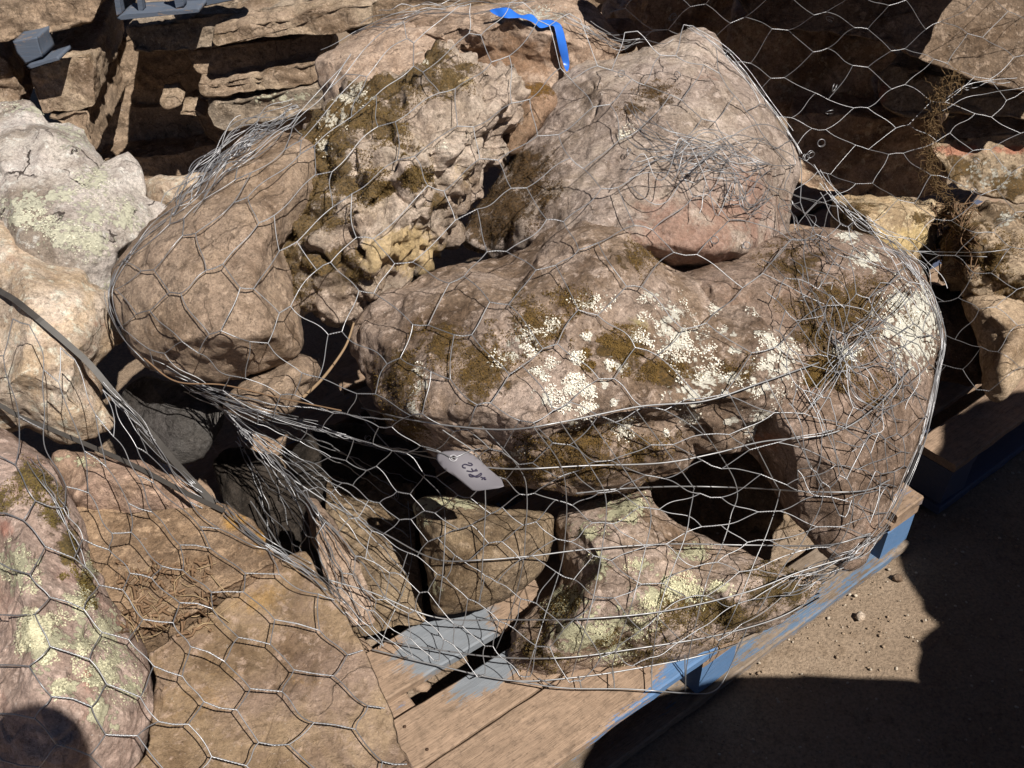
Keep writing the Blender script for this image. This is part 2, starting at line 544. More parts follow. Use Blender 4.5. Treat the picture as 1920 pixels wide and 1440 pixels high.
    ln = k.noise(v, 40, 10, 0.78, 0.3)
    ls = k.math('ADD', R, k.math('MULTIPLY_ADD', ln, 3.8, -1.92))
    ls = k.math('ADD', ls, k.math('MULTIPLY_ADD', vo.outputs["Distance"], -0.9, 0.36))
    lf = k.step(ls, 0.40, 0.48)
    ltex = k.noise(v, 190, 5, 0.8)
    lcol = k.ramp(ltex, [(0.30, tuple(x * 0.45 for x in lichen)), (0.40, tuple(x * 0.92 for x in lichen)), (0.70, tuple(min(0.85, x * 1.12) for x in lichen))])
    lf = k.math('MULTIPLY', lf, k.step(R, 0.08, 0.22))
    col = k.mix(lf, col, lcol)
    k.l(col, k.b.inputs["Base Color"])
    k.b.inputs["Roughness"].default_value = 0.9
    k.b.inputs["Specular IOR Level"].default_value = 0.2
    h1 = k.math('ADD', k.math('MULTIPLY', mid, 0.7), k.math('MULTIPLY', pale, 0.5))
    h1 = k.math('SUBTRACT', h1, k.math('MULTIPLY', cr, 0.35))
    n1 = k.bump(h1, 0.012, 1.0)
    h2 = k.math('SUBTRACT', fine, k.math('MULTIPLY', pf, 0.7))
    n2 = k.bump(h2, 0.004, 0.75 * grain, n1)
    n2 = k.bump(gr, 0.0008, 0.6 * grain, n2)
    h3 = k.math('ADD', k.math('MULTIPLY', k.math('MULTIPLY', mf, mtex), 1.3), k.math('MULTIPLY', lf, k.math('ADD', ltex, 0.35)))
    n3 = k.bump(h3, 0.004, 0.9, n2)
    k.l(n3, k.b.inputs["Normal"])
    k.m["lichen"] = lichen; k.m["moss"] = moss
    return k.m

def metal_mat(name, c, rough=0.35, dull=0.5):
    k = NT(name); v = k.coord(2)
    f = k.noise(v, 60, 3, 0.6)
    k.l(k.mix(f, c, tuple(x * dull for x in c)), k.b.inputs["Base Color"])
    k.b.inputs["Metallic"].default_value = 0.7
    k.l(k.ramp(f, [(0.3, rough), (0.7, rough + 0.2)]), k.b.inputs["Roughness"])
    return k.m

def wood_mat(name, wood, paint, amount, ang, seed, dirt=0.4):
    """weathered board, grain along the board's direction ang, paint worn through"""
    k = NT(name)
    tc = k.n("ShaderNodeTexCoord")
    mp0 = k.n("ShaderNodeMapping"); mp0.inputs["Rotation"].default_value = (0, 0, -ang); k.l(tc.outputs["Object"], mp0.inputs["Vector"])
    mp = k.n("ShaderNodeMapping"); mp.inputs["Scale"].default_value = (1.5, 22, 22); mp.inputs["Location"].default_value = (seed, seed * 1.7, seed * 0.3)
    k.l(mp0.outputs["Vector"], mp.inputs["Vector"])
    v = mp.outputs["Vector"]
    ms = k.n("ShaderNodeMapping"); ms.inputs["Scale"].default_value = (2.2, 9, 9); ms.inputs["Location"].default_value = (seed * 3, seed, 0)
    k.l(mp0.outputs["Vector"], ms.inputs["Vector"])
    g = k.noise(v, 3.2, 6, 0.65, 1.2)
    col = k.mix(k.step(g, 0.25, 0.75), tuple(x * 0.74 for x in wood), wood)
    fi = k.noise(v, 22, 3, 0.6)
    col = k.mix(1.0, col, k.ramp(fi, [(0.3, 0.82), (0.6, 1.04)]), 'MULTIPLY')
    so_ = k.noise(mp0.outputs["Vector"], 55, 6, 0.75)
    col = k.mix(1.0, col, k.ramp(so_, [(0.32, 0.62), (0.5, 0.98), (0.7, 1.12)]), 'MULTIPLY')
    ck = k.noise(v, 9, 2, 0.5)
    col = k.mix(k.math('MULTIPLY', k.math('SUBTRACT', 1.0, k.step(k.math('ABSOLUTE', k.math('SUBTRACT', ck, 0.5)), 0.004, 0.016)), 0.55), col, tuple(x * 0.2 for x in wood))
    d = k.noise(ms.outputs["Vector"], 1.6, 5, 0.65, 0.5)
    col = k.mix(k.math('MULTIPLY', k.step(d, 0.5, 0.72), dirt), col, (0.10, 0.07, 0.045))
    at = k.n("ShaderNodeAttribute", attribute_name="mask")
    sep = k.n("ShaderNodeSeparateColor"); k.l(at.outputs["Color"], sep.inputs["Color"])
    pn = k.noise(ms.outputs["Vector"], 3.5, 9, 0.8, 0.3)
    fi2 = k.noise(v, 6, 8, 0.8, 0.4)
    pf = k.step(k.math('ADD', k.math('MULTIPLY_ADD', k.math('ADD', k.math('MULTIPLY', pn, .6), k.math('MULTIPLY', fi2, .4)), 2.8, amount - 1.9), sep.outputs[0]), 0.0, 0.10)
    ps = k.noise(v, 9, 4, 0.7)
    pc = k.mix(ps, paint, tuple(x * 0.55 + 0.05 for x in paint))
    col = k.mix(k.math('MULTIPLY', pf, 0.9), col, pc)
    k.l(col, k.b.inputs["Base Color"])
    k.b.inputs["Roughness"].default_value = 0.75
    k.b.inputs["Specular IOR Level"].default_value = 0.3
    hh = k.math('ADD', k.math('MULTIPLY', g, 0.6), k.math('MULTIPLY', fi, 0.5))
    k.l(k.bump(hh, 0.002, 0.8), k.b.inputs["Normal"])
    return k.m

def plain_mat(name, c, rough=0.5, spec=0.4, var=0.3, scale=60):
    k = NT(name); v = k.coord(5)
    f = k.noise(v, scale, 4, 0.6)
    k.l(k.mix(f, tuple(x * (1 - var) for x in c), tuple(min(1, x * (1 + var)) for x in c)), k.b.inputs["Base Color"])
    k.b.inputs["Roughness"].default_value = rough
    k.b.inputs["Specular IOR Level"].default_value = spec
    return k.m

# ------------------------------------------------------------------ ground
k = NT("ground_dirt"); v = k.coord(1)
n1 = k.noise(v, 2.2, 6, 0.6); n2 = k.noise(v, 26, 6, 0.7); n3 = k.noise(v, 170, 4, 0.75)
c = k.mix(k.step(n1, 0.35, 0.65), (0.27, 0.205, 0.15), (0.21, 0.155, 0.11))
c = k.mix(k.math('MULTIPLY', k.step(n2, 0.5, 0.7), 0.55), c, (0.15, 0.105, 0.07))
c = k.mix(1.0, c, k.ramp(n3, [(0.28, 0.55), (0.5, 1.0), (0.72, 1.35)]), 'MULTIPLY')
k.l(c, k.b.inputs["Base Color"]); k.b.inputs["Roughness"].default_value = 0.95
k.b.inputs["Specular IOR Level"].default_value = 0.15
k.l(k.bump(n3, 0.004, 0.9, k.bump(n2, 0.012, 0.7)), k.b.inputs["Normal"])
M_GROUND = k.m
xs = np.concatenate([[-60, -20, -8, -4], np.linspace(-2.5, 2.5, 170), [4, 8, 20, 60]])
ys = np.concatenate([[-60, -20, -6, -2], np.linspace(-0.6, 4.4, 170), [6, 10, 25, 80]])
gxv, gyv = np.meshgrid(xs, ys, indexing='ij')
G = np.stack([gxv.ravel(), gyv.ravel(), np.zeros(gxv.size)], -1)
G[:, 2] = 0.010 * fbm(G, 2.5, 3, 3) + 0.004 * fbm(G, 14, 3, 5) - 0.012
ny = len(ys)
ii, jj = np.meshgrid(np.arange(len(xs) - 1), np.arange(ny - 1), indexing='ij')
GF = np.stack([ii * ny + jj, (ii + 1) * ny + jj, (ii + 1) * ny + jj + 1, ii * ny + jj + 1], -1).reshape(-1, 4)
ground = mesh_obj("ground", G, GF, M_GROUND, origin=np.zeros(3))
tag(ground, "bare sandy dirt of the yard, lit in a patch beside the pallet corner", None, None, "structure")

def ico(sub=0):
    p = (1 + 5 ** 0.5) / 2
    V = np.array([(-1, p, 0), (1, p, 0), (-1, -p, 0), (1, -p, 0), (0, -1, p), (0, 1, p), (0, -1, -p), (0, 1, -p), (p, 0, -1), (p, 0, 1), (-p, 0, -1), (-p, 0, 1)], float)
    F = [(0, 11, 5), (0, 5, 1), (0, 1, 7), (0, 7, 10), (0, 10, 11), (1, 5, 9), (5, 11, 4), (11, 10, 2), (10, 7, 6), (7, 1, 8), (3, 9, 4), (3, 4, 2), (3, 2, 6), (3, 6, 8), (3, 8, 9), (4, 9, 5), (2, 4, 11), (6, 2, 10), (8, 6, 7), (9, 8, 1)]
    return V / np.linalg.norm(V[0]), np.array(F)

def scatter_stones(name, mat, pts, rmin, rmax, label, power=3.0):
    iv, jf = ico(); Vs, Fs, off = [], [], 0
    for p in pts:
        r = rmin + (rmax - rmin) * random.random() ** power
        sc = np.array([random.uniform(.7, 1.4), random.uniform(.7, 1.2), random.uniform(.4, .8)]) * r
        a = random.uniform(0, 6.28); ca, sa = math.cos(a), math.sin(a)
        w = iv * sc * rng.uniform(.8, 1.2, (12, 1))
        w = w @ np.array([[ca, sa, 0], [-sa, ca, 0], [0, 0, 1]])
        Vs.append(w + np.array(p) + [0, 0, r * .2]); Fs.append(jf + off); off += 12
    o = mesh_obj(name, np.concatenate(Vs), np.concatenate(Fs), mat, smooth=False)
    return tag(o, label, None, None, "stuff")

M_PEB = plain_mat("pebble", (0.27, 0.20, 0.14), 0.9, 0.2, 0.6, 18)
pp = [(random.uniform(0.15, 2.0), random.uniform(0.55, 2.2), -0.008) for _ in range(6000)]
scatter_stones("gravel", M_PEB, pp, 0.0008, 0.0042, "small gravel and crumbs of stone scattered on the dirt", 4.0)

pp = [(random.uniform(0.15, 2.0), random.uniform(0.55, 2.2), -0.006) for _ in range(2600)]
scatter_stones("grit", plain_mat("pale_grit", (0.40, 0.34, 0.27), 0.9, 0.2, 0.7, 30), pp, 0.0006, 0.0038, "pale grit and splinters among the gravel on the dirt", 2.5)

# ------------------------------------------------------------------ wooden pallets
WOOD = (0.31, 0.215, 0.15); BLUE = (0.05, 0.165, 0.36); GREYBLUE = (0.175, 0.205, 0.24)
K0 = np.array([0.832, 1.425]); E1 = np.array([-0.795, -0.607]); E2 = np.array([-0.607, 0.795])
ANG = math.atan2(E1[1], E1[0])

def frame_pt(o, e1, e2, a, b, z):
    p = o + e1 * a + e2 * b
    return np.array([p[0], p[1], z])

def board(name, mat, parent, o, e1, e2, a0, a1, b0, b1, z0, z1, seed=0, ragged=(0, 0), bvh=None, paint=None, na=None):
    """one plank with rounded arrises, slight warp and, where asked, a splintered end"""
    r = np.random.default_rng(seed + 100)
    na = na or max(6, int((a1 - a0) / 0.02))
    prof = []
    be = 0.003
    nbq = max(4, int((b1 - b0) / 0.012))
    for q in np.linspace(b0 + be, b1 - be, nbq): prof.append((q, z1))
    prof.append((b1, z1 - be)); prof.append((b1, z0 + be)); prof.append((b1 - be, z0)); prof.append((b0 + be, z0)); prof.append((b0, z0 + be)); prof.append((b0, z1 - be))
    prof = np.array(prof); n = len(prof)
    rag = r.uniform(-1, 1, n)
    rag = np.where(np.arange(n) < nbq, rag, np.interp(prof[:, 0], prof[:nbq, 0], rag[:nbq]))
    V = []
    for k, a in enumerate(np.linspace(0, 1, na)):
        aa = a0 + (a1 - a0) * a
        aa = aa + rag * ((ragged[0] if k == 0 else 0) + (ragged[1] if k == na - 1 else 0))
        zz = prof[:, 1] + 0.0012 * math.sin(a * 5 + seed)
        P = o[None] + e1[None] * np.broadcast_to(aa, (n,))[:, None] + e2[None] * prof[:, :1]
        V.append(np.concatenate([P, zz[:, None]], 1))
    V = np.concatenate(V)
    wob = 0.0016 * fbm(V, 30, 3, seed)
    V[:, 2] += wob; V[:, :2] += e2 * (0.0012 * fbm(V, 25, 2, seed + 4))[:, None]
    F = fan_quads(na, n)
    if np.cross(np.append(e1, 0), np.append(e2, 0))[2] > 0: F = F[:, ::-1]
    Fl = F.tolist() + [list(range(n)) , list(range((na - 1) * n, na * n))[::-1]]
    if np.cross(np.append(e1, 0), np.append(e2, 0))[2] > 0: Fl[-2] = Fl[-2][::-1]; Fl[-1] = Fl[-1][::-1]
    M = np.zeros((len(V), 3))
    if paint:
        aco = (V[:, :2] - o) @ e1; bco = (V[:, :2] - o) @ e2
        for (pa, pb, ra, rb, amp) in paint:
            g = amp * np.exp(-(((aco - pa) / ra) ** 2 + ((bco - pb) / rb) ** 2))
            M[:, 0] += g
    ob = mesh_obj(name, V, Fl, mat, parent=parent, masks=M, bvh=bvh)
    mod = None
    for p_ in ob.data.polygons: p_.use_smooth = False
    return ob

def lumber(seed, amount, paint=BLUE, ang=ANG, wood=WOOD, dirt=0.4):
    return wood_mat("painted_board_wood", wood, paint, amount, ang, seed, dirt)

ZT = 0.145
pal = empty("pallet", (*(K0 + E1 * .58 + E2 * .58), 0.0),
            "worn blue pallet under the main net of boulders, its front board broken short", "pallet", "wooden pallets under the stone")
LT = 1.165
# deck boards run along the front edge
rows = [(0.0, 0.119), (0.124, 0.220), (0.260, 0.360), (0.400, 0.490), (0.525, 0.615), (0.650, 0.740), (0.775, 0.865), (0.895, 0.985), (1.020, 1.165)]
for i, (b0, b1) in enumerate(rows):
    a0 = (0.585, 0.50, 0.62, 0.55, 0.5)[i] if i < 5 else 0.0
    pnt = {0: [(0.61, 0.03, 0.09, 0.09, 1.1), (0.80, 0.0, .2, .02, .5)], 1: [(0.96, 0.20, .08, .035, .8), (0.7, .2, .2, .04, .5)], 2: [(0.96, 0.31, .10, .08, 1.1)]}.get(i, [])
    a1 = LT if i < 3 else 0.74
    board("board", lumber(i * 2.3, 0.05 if i < 3 else 0.35, BLUE if i == 0 else GREYBLUE), pal, K0, E1, E2, a0, a1, b0, b1, ZT - 0.020, ZT, seed=i,
          ragged=(0.022 if i < 2 else 0.0, 0.0 if i < 3 else .02), bvh='pallet', paint=pnt)
board("board", lumber(31, 0.25, BLUE), pal, K0, E1, E2, 0.0, 0.085, 0.002, 0.13, ZT - 0.021, ZT + 0.002, seed=31, ragged=(0.003, 0.012), bvh='pallet', paint=[(0.02, .02, .06, .04, .2)])
# bearers across, under the deck; blocks; bottom boards
for i, a in enumerate((0.0, 0.53, 1.065)):
    board("bearer", lumber(40 + i, 0.3), pal, K0, E2, E1, 0.004, LT - .004, a + 0.003, a + 0.097, ZT - 0.042, ZT - 0.0215, seed=40 + i, bvh='pallet')
    for j, b in enumerate((0.0, 0.53, 1.065)):
        board("block", lumber(50 + i * 3 + j, 0.95 if j == 0 else .5), pal, K0, E1, E2, a + 0.005, a + 0.095, b + 0.006, b + 0.098, 0.0215, ZT - 0.043, seed=50 + i * 3 + j, bvh='pallet')
for j, b in enumerate((0.0, 0.53, 1.065)):
    board("bottom_board", lumber(70 + j, 0.32 if j == 0 else .3, (0.075, 0.15, 0.26) if j == 0 else BLUE, wood=(0.25, 0.195, 0.15) if j == 0 else WOOD, dirt=.8), pal, K0, E1, E2, 0.0, LT, b - 0.004, b + 0.108, -0.002, 0.020, seed=70 + j, ragged=(0.004, 0.004), bvh='pallet',
          paint=[(0.25, 0.0, .3, .05, .25)])

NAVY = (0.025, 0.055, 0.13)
iv_, if_ = ico()
M_NAIL = metal_mat("rusty_nail", (0.10, 0.06, 0.04), .6, .6)
nb_ = 0
for ob_, (b0, b1) in zip([o for o in pal.children if o.name.split('.')[0] == 'board'][:3], rows[:3]):
    for a in (0.66, 1.11):
        if a < 0.59 and b0 < .2: continue
        for b in (b0 + .022, b1 - .026):
            nb_ += 1
            p = frame_pt(K0, E1, E2, a + .008 * math.sin(nb_ * 7.1), b + .004 * math.sin(nb_ * 3.3), ZT - .0002)
            mesh_obj("nail", iv_ * np.array([.0034, .0034, .0016]) + p, if_, M_NAIL, parent=ob_, origin=np.array(pal.location))

def simple_pallet(corner, e1, length, label, name_seed, amount=0.6, BLUE=BLUE):
    e2 = np.array([-e1[1], e1[0]])
    if e2[1] < 0: e2 = -e2
    ang = math.atan2(e1[1], e1[0])
    root = empty("pallet", (*(corner + e1 * length / 2 + e2 * length / 2), 0.0), label, "pallet", "wooden pallets under the stone")
    for i in range(9):
        b0 = i * 0.1325 * length / 1.165
        board("board", lumber(name_seed + i, min(amount, 0.1), BLUE, ang, dirt=.8), root, corner, e1, e2, 0, length, b0, b0 + 0.1, ZT - 0.02, ZT, seed=name_seed + i, bvh='other')
    for i, a in enumerate((0.0, length / 2 - .05, length - .1)):
        board("bearer", lumber(name_seed + 20 + i, amount, BLUE, ang), root, corner, e2, e1, 0.004, length - .004, a + .003, a + .097, ZT - .042, ZT - .0215, seed=name_seed + 20 + i)
        board("bottom_board", lumber(name_seed + 30 + i, amount, BLUE, ang), root, corner, e1, e2, 0, length, a + .001, a + .101, -0.002, 0.02, seed=name_seed + 30 + i)
        for j, b in enumerate((0.0, length / 2 - .05, length - .1)):
            board("block", lumber(name_seed + 40 + 3 * i + j, 0.9, BLUE, ang), root, corner, e1, e2, a + .005, a + .095, b + .006, b + .098, .0215, ZT - .043, seed=name_seed + 40 + 3 * i + j)
    return root

# left foreground pallet (mostly buried under its stones)
simple_pallet(np.array([-0.17, 0.64]), np.array([-0.795, -0.607]), 1.10, "pallet hidden under the netted slabs and boulders at the lower left", 200)
# right rear pallet
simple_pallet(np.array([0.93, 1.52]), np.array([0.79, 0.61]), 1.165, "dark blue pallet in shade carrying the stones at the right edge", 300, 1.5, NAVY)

# ------------------------------------------------------------------ stones of the main net
W_LICH = (0.70, 0.66, 0.57); Y_LICH = (0.54, 0.51, 0.34); G_MOSS = (0.125, 0.082, 0.032)
GM = "boulders in the wire net on the main pallet"
mA = rock_mat("stone_tan", (0.29, 0.215, 0.16), (0.255, 0.19, 0.145), (0.15, 0.10, 0.07), stain=.55, speck=.15)
mB = rock_mat("stone_knobby", (0.38, 0.315, 0.265), (0.36, 0.29, 0.245), (0.15, 0.10, 0.065), tint=(0.60, 0.43, 0.20), moss=G_MOSS, stain=.5, speck=.4, red=.15)
mC = rock_mat("stone_grey", (0.34, 0.28, 0.24), (0.30, 0.245, 0.22), (0.17, 0.12, 0.09), tint=(0.33, 0.18, 0.13), moss=(0.085, 0.05, 0.02), stain=.6, speck=.8)
mD = rock_mat("stone_lichen", (0.215, 0.155, 0.115), (0.30, 0.235, 0.20), (0.10, 0.062, 0.04), tint=(0.42, 0.36, 0.12), lichen=W_LICH, moss=(0.11, 0.068, 0.022), stain=.6, speck=.5)
mE = rock_mat("stone_brown", (0.19, 0.135, 0.105), (0.24, 0.18, 0.15), (0.11, 0.07, 0.045), lichen=(0.70, 0.67, 0.58), moss=(0.10, 0.062, 0.02), stain=.6, speck=.4, red=.15, tint=(0.30, 0.14, 0.08))
mF = rock_mat("stone_pinkish", (0.38, 0.29, 0.235), (0.30, 0.22, 0.17), (0.15, 0.10, 0.07), tint=(0.25, 0.135, 0.07), lichen=(0.55, 0.52, 0.45), stain=.6, speck=.4, red=.3)
mH = rock_mat("stone_rust", (0.27, 0.185, 0.13), (0.25, 0.165, 0.115), (0.15, 0.085, 0.045), moss=(0.16, 0.085, 0.02), stain=.6)
mI = rock_mat("stone_olive", (0.235, 0.175, 0.115), (0.20, 0.15, 0.105), (0.10, 0.07, 0.045), lichen=Y_LICH, stain=.6, speck=.3)
mJ = rock_mat("stone_greenish_lichen", (0.25, 0.18, 0.13), (0.34, 0.27, 0.235), (0.12, 0.08, 0.05), lichen=Y_LICH, moss=(0.10, 0.068, 0.022), stain=.6, speck=.4)

boulder("boulder", mA, [(205, 560), (214, 520), (240, 470), (290, 405), (345, 350), (392, 315), (425, 280), (450, 255), (500, 243), (560, 250), (610, 280), (608, 340), (585, 400), (556, 440), (540, 475), (545, 525), (556, 590), (568, 640), (558, 670), (500, 692), (455, 705), (400, 716), (330, 712), (275, 685), (230, 628)],
        1.755, [(300, 470, .07), (380, 380, .085), (460, 300, .07), (540, 310, .09), (460, 420, .115), (360, 520, .11), (470, 540, .12), (280, 570, .08), (420, 630, .12), (320, 640, .09), (510, 630, .09), (490, 460, .105), (540, 370, .07), (470, 676, .055)],
        gy=-.03, rim=.045, back=.2, kind='smooth', amp=1.0, masks=(None, None, None), seed=3, soft=7,
        label="smooth tan boulder at the left end of the main net", cat="boulder", group=GM)
boulder("boulder", mA, [(430, 740), (470, 700), (560, 660), (600, 690), (570, 745), (520, 785), (470, 790), (425, 775)], 1.70, [(500, 735, .05), (545, 700, .05)], rim=.03, back=.12, kind='facet', amp=.8, seed=4,
        label="small brown stone tucked under the smooth tan boulder", cat="boulder", group=GM)
boulder("boulder", mB, [(528, 340), (545, 295), (575, 245), (610, 205), (650, 160), (705, 135), (765, 125), (800, 95), (845, 78), (885, 95), (920, 112), (962, 118), (988, 150), (990, 190), (980, 232), (958, 262), (962, 300), (932, 318), (912, 360), (880, 392), (862, 420), (840, 460), (808, 492), (770, 520), (738, 545), (700, 575), (672, 606), (640, 616), (598, 608), (556, 590), (526, 566), (512, 528), (522, 490), (510, 450), (522, 400)],
        1.85, [(600, 300, .07), (640, 240, .09), (720, 190, .11), (830, 130, .08), (930, 180, .09), (880, 260, .14), (760, 300, .17), (660, 380, .16), (610, 430, .12), (800, 400, .13), (700, 470, .13), (760, 480, .10), (640, 540, .06), (580, 480, .07), (700, 540, .06), (850, 380, .08)],
        gy=-.032, rim=.045, back=.22, kind='knobby', amp=1.0, step=3.6, soft=3, seed=5,
        masks=([(650, 185, 34, 20), (632, 232, 20, 14), (672, 165, 18, 12), (830, 268, 12, 10, .6), (790, 118, 14, 8, .7), (615, 275, 12)],
               [(572, 330, 50, 80, 1.3), (555, 410, 36, 60, 1.2), (605, 245, 60, 60, 1.2), (560, 480, 30, 40, .9), (650, 185, 60, 40), (720, 145, 80, 40, 1.2), (800, 110, 50, 30, 1.1), (690, 215, 70, 40, 1.1), (830, 150, 60, 30, .8), (740, 260, 60, 20, .6), (560, 540, 30, 30, .8), (610, 490, 60, 24), (705, 345, 26, 22), (640, 330, 30), (780, 330, 26, 18), (600, 410, 28, 24), (660, 520, 34, 20), (870, 130, 30, 16), (830, 380, 20)],
               [(752, 472, 66, 36, 1.5), (850, 165, 36, 20, .7), (880, 320, 26, 40, .5)]),
        label="knobby pitted boulder with brown moss along its left side", cat="boulder", group=GM)
boulder("boulder", mC, [(1032, 170), (1060, 138), (1100, 112), (1165, 98), (1215, 80), (1260, 64), (1300, 52), (1338, 66), (1370, 105), (1408, 150), (1445, 195), (1480, 240), (1500, 285), (1497, 330), (1478, 372), (1470, 430), (1440, 500), (1350, 560), (1200, 560), (1050, 540), (930, 490), (872, 460), (880, 420), (905, 380), (935, 335), (965, 290), (1000, 235)],
        2.0, [(1110, 150, .08), (1220, 120, .07), (1310, 100, .05), (1160, 230, .15), (1290, 210, .15), (1400, 230, .08), (1440, 300, .10), (1040, 300, .09), (1130, 340, .18), (1250, 330, .20), (1370, 370, .18), (960, 400, .06), (1000, 450, .11), (1100, 450, .2), (1260, 460, .22), (1400, 470, .17), (1300, 300, .2)],
        gy=-.032, rim=.06, back=.25, kind='smooth', amp=1.15, seed=8,
        masks=([(1170, 240, 16, 20, .4)], [(935, 375, 60, 50), (980, 320, 40, 50), (915, 430, 40, 36), (1010, 350, 30, 50, .7), (1230, 165, 34, 20, .55), (1190, 200, 26, 14, .6)], [(1300, 450, 130, 90, .85), (1390, 410, 80, 100, .75), (1330, 140, 40, 22, .5), (1230, 500, 70, 40, .8)]),
        label="largest grey boulder with a reddish lower face at the top of the main net", cat="boulder", group=GM)
boulder("boulder", mE, [(1240, 520), (1330, 470), (1420, 446), (1480, 436), (1545, 428), (1620, 440), (1680, 468), (1722, 515), (1750, 570), (1762, 630), (1752, 690), (1742, 760), (1725, 820), (1700, 890), (1672, 950), (1640, 1010), (1600, 1062), (1550, 1040), (1500, 985), (1455, 920), (1415, 862), (1380, 835), (1300, 800), (1240, 680)],
        1.775, [(1330, 530, .09), (1400, 520, .10), (1540, 490, .07), (1640, 520, .07), (1690, 610, .07), (1600, 620, .13), (1480, 640, .12), (1680, 720, .09), (1580, 760, .15), (1480, 800, .14), (1640, 860, .10), (1560, 880, .11), (1490, 870, .09), (1600, 960, .06), (1400, 720, .1)],
        gx=.012, gy=-.03, rim=.045, back=.22, kind='smooth', amp=1.0, seed=9,
        masks=([(1712, 612, 46, 66, 1.05), (1625, 488, 30, 18, .8), (1583, 662, 20, 14), (1590, 445, 20, 10), (1690, 560, 20, 20)], [(1500, 490, 60, 40, .7), (1600, 570, 90, 50, .8), (1560, 690, 60, 40, .7), (1530, 620, 40, 40, .6), (1640, 720, 40, 30, .5)], [(1520, 720, 40, 40, .35), (1440, 830, 40, 20, .8)]),
        label="brown boulder at the right end of the net with one large white lichen disc", cat="boulder", group=GM)
boulder("boulder", mD, [(664, 650), (672, 615), (700, 578), (745, 545), (800, 520), (855, 503), (920, 485), (975, 470), (1010, 442), (1045, 412), (1095, 385), (1145, 382), (1190, 402), (1225, 440), (1262, 490), (1330, 520), (1410, 545), (1490, 565), (1570, 600), (1610, 650), (1600, 710), (1550, 768), (1480, 808), (1425, 834), (1380, 848), (1310, 852), (1280, 885), (1200, 905), (1120, 922), (1040, 928), (960, 922), (890, 900), (830, 868), (775, 832), (725, 795), (692, 745), (672, 695)],
        1.72, [(720, 640, .08), (800, 580, .09), (900, 530, .09), (1010, 480, .08), (1100, 430, .08), (1180, 470, .13), (1120, 520, .16), (1250, 540, .10), (960, 600, .15), (820, 680, .15), (1100, 640, .17), (1300, 630, .13), (1440, 630, .125), (1520, 660, .105), (1480, 720, .12), (900, 770, .18), (1030, 795, .19), (1160, 775, .18), (1280, 755, .16), (1400, 745, .145), (1480, 775, .07), (780, 765, .12), (760, 800, .03), (850, 822, .06), (950, 832, .085), (1060, 822, .09), (1170, 806, .09), (1280, 790, .09), (1370, 785, .10), (880, 868, .06), (1000, 885, .085), (1130, 875, .085), (1240, 850, .085), (1340, 815, .085)],
        gx=.008, gy=-.034, rim=.045, back=.2, kind='smooth', amp=1.3, step=3.6, soft=2, seed=12,
        masks=([(R_[0], R_[1], R_[2], R_[2] * .8, .9) for R_ in [(random.uniform(980, 1530), random.uniform(540, 815), random.uniform(6, 13)) for _ in range(46)]] + [(985, 640, 25, 20, .74), (945, 668, 21, 18, .7), (1030, 745, 23, 18, .74), (1078, 720, 16, 13, .74), (1060, 765, 16, 10, .74), (1100, 765, 18, 11, .74), (1167, 690, 16, 13, .74), (1135, 717, 8, 10, .74), (1262, 585, 20, 28, .74), (1285, 640, 33, 36, .74), (1245, 612, 21, 15, .74), (1325, 712, 36, 33, .74), (1290, 740, 30, 25, .74), (1370, 705, 25, 18, .74), (1452, 690, 33, 33, .74), (1478, 655, 33, 18, .74), (1430, 730, 33, 18, .74), (1425, 590, 20, 11, .74), (785, 720, 13, 28, .74), (780, 760, 11, 20, .74), (1110, 562, 28, 15, .8), (1225, 555, 25, 11, .8), (1150, 800, 15, 10, .74), (1190, 795, 13, 8, .74), (1300, 790, 16, 10, .74), (1430, 790, 25, 30, .74), (970, 848, 16, 10, .74), (1440, 635, 16, 10, .74), (1340, 575, 10, 10, .74)],
               [(905, 690, 46, 50), (830, 640, 46, 34, .8), (1000, 610, 36, 40, .9), (1165, 655, 60, 30, .85), (1190, 480, 40, 34, .6), (750, 700, 36, 50, .7), (770, 790, 40, 40, .8), (1080, 825, 80, 24, .9), (1060, 870, 110, 34, .9), (930, 890, 80, 24, .8), (1250, 690, 46, 30, .8), (1380, 700, 30, 30, .6), (1060, 560, 40, 30, .5), (1200, 830, 60, 30, .6)],
               [(1190, 612, 20, 18, .8)]),
        label="big mossy boulder spotted with white lichen across the front of the main net", cat="boulder", group=GM)
boulder("boulder", mF, [(588, 110), (615, 92), (660, 66), (715, 48), (790, 44), (850, 60), (900, 100), (850, 160), (760, 200), (680, 215), (620, 205), (600, 165)], 2.07, [(640, 120, .06), (720, 90, .05), (800, 110, .06), (700, 160, .06)],
        rim=.03, back=.2, kind='facet', amp=.8, seed=14, label="pinkish angular stone just behind the knobby boulder", cat="boulder", group=GM)
boulder("boulder", mF, [(650, 84), (690, 50), (760, 26), (830, 14), (900, 6), (980, -6), (1060, -8), (1110, 10), (1150, 50), (1175, 85), (1140, 130), (1090, 175), (1040, 215), (960, 210), (860, 160), (760, 100)], 2.14,
        [(760, 55, .07), (860, 44, .10), (960, 35, .11), (1050, 40, .09), (1020, 62, .11), (900, 62, .12), (820, 66, .1), (930, 95, .055), (1020, 120, .04), (860, 100, .055), (1100, 90, .05), (1130, 60, .05)],
        rim=.025, back=.3, kind='facet', amp=.8, soft=1, seed=15, masks=([(1000, 28, 60, 12, .7)], None, [(960, 110, 110, 50, .9)]),
        label="flat topped stone with a dark brown undercut face under the blue tape", cat="boulder", group=GM)
boulder("boulder", mH, [(1118, 48), (1140, 32), (1185, 36), (1200, 60), (1196, 90), (1172, 102), (1140, 96), (1120, 75)], 2.3, [(1160, 60, .04)], rim=.03, back=.1, kind='facet', amp=.7, seed=16, masks=(None, [(1150, 80, 40, 20, .8)], None),
        label="small rusty orange stone at the top beside the flat topped one", cat="boulder", group=GM)
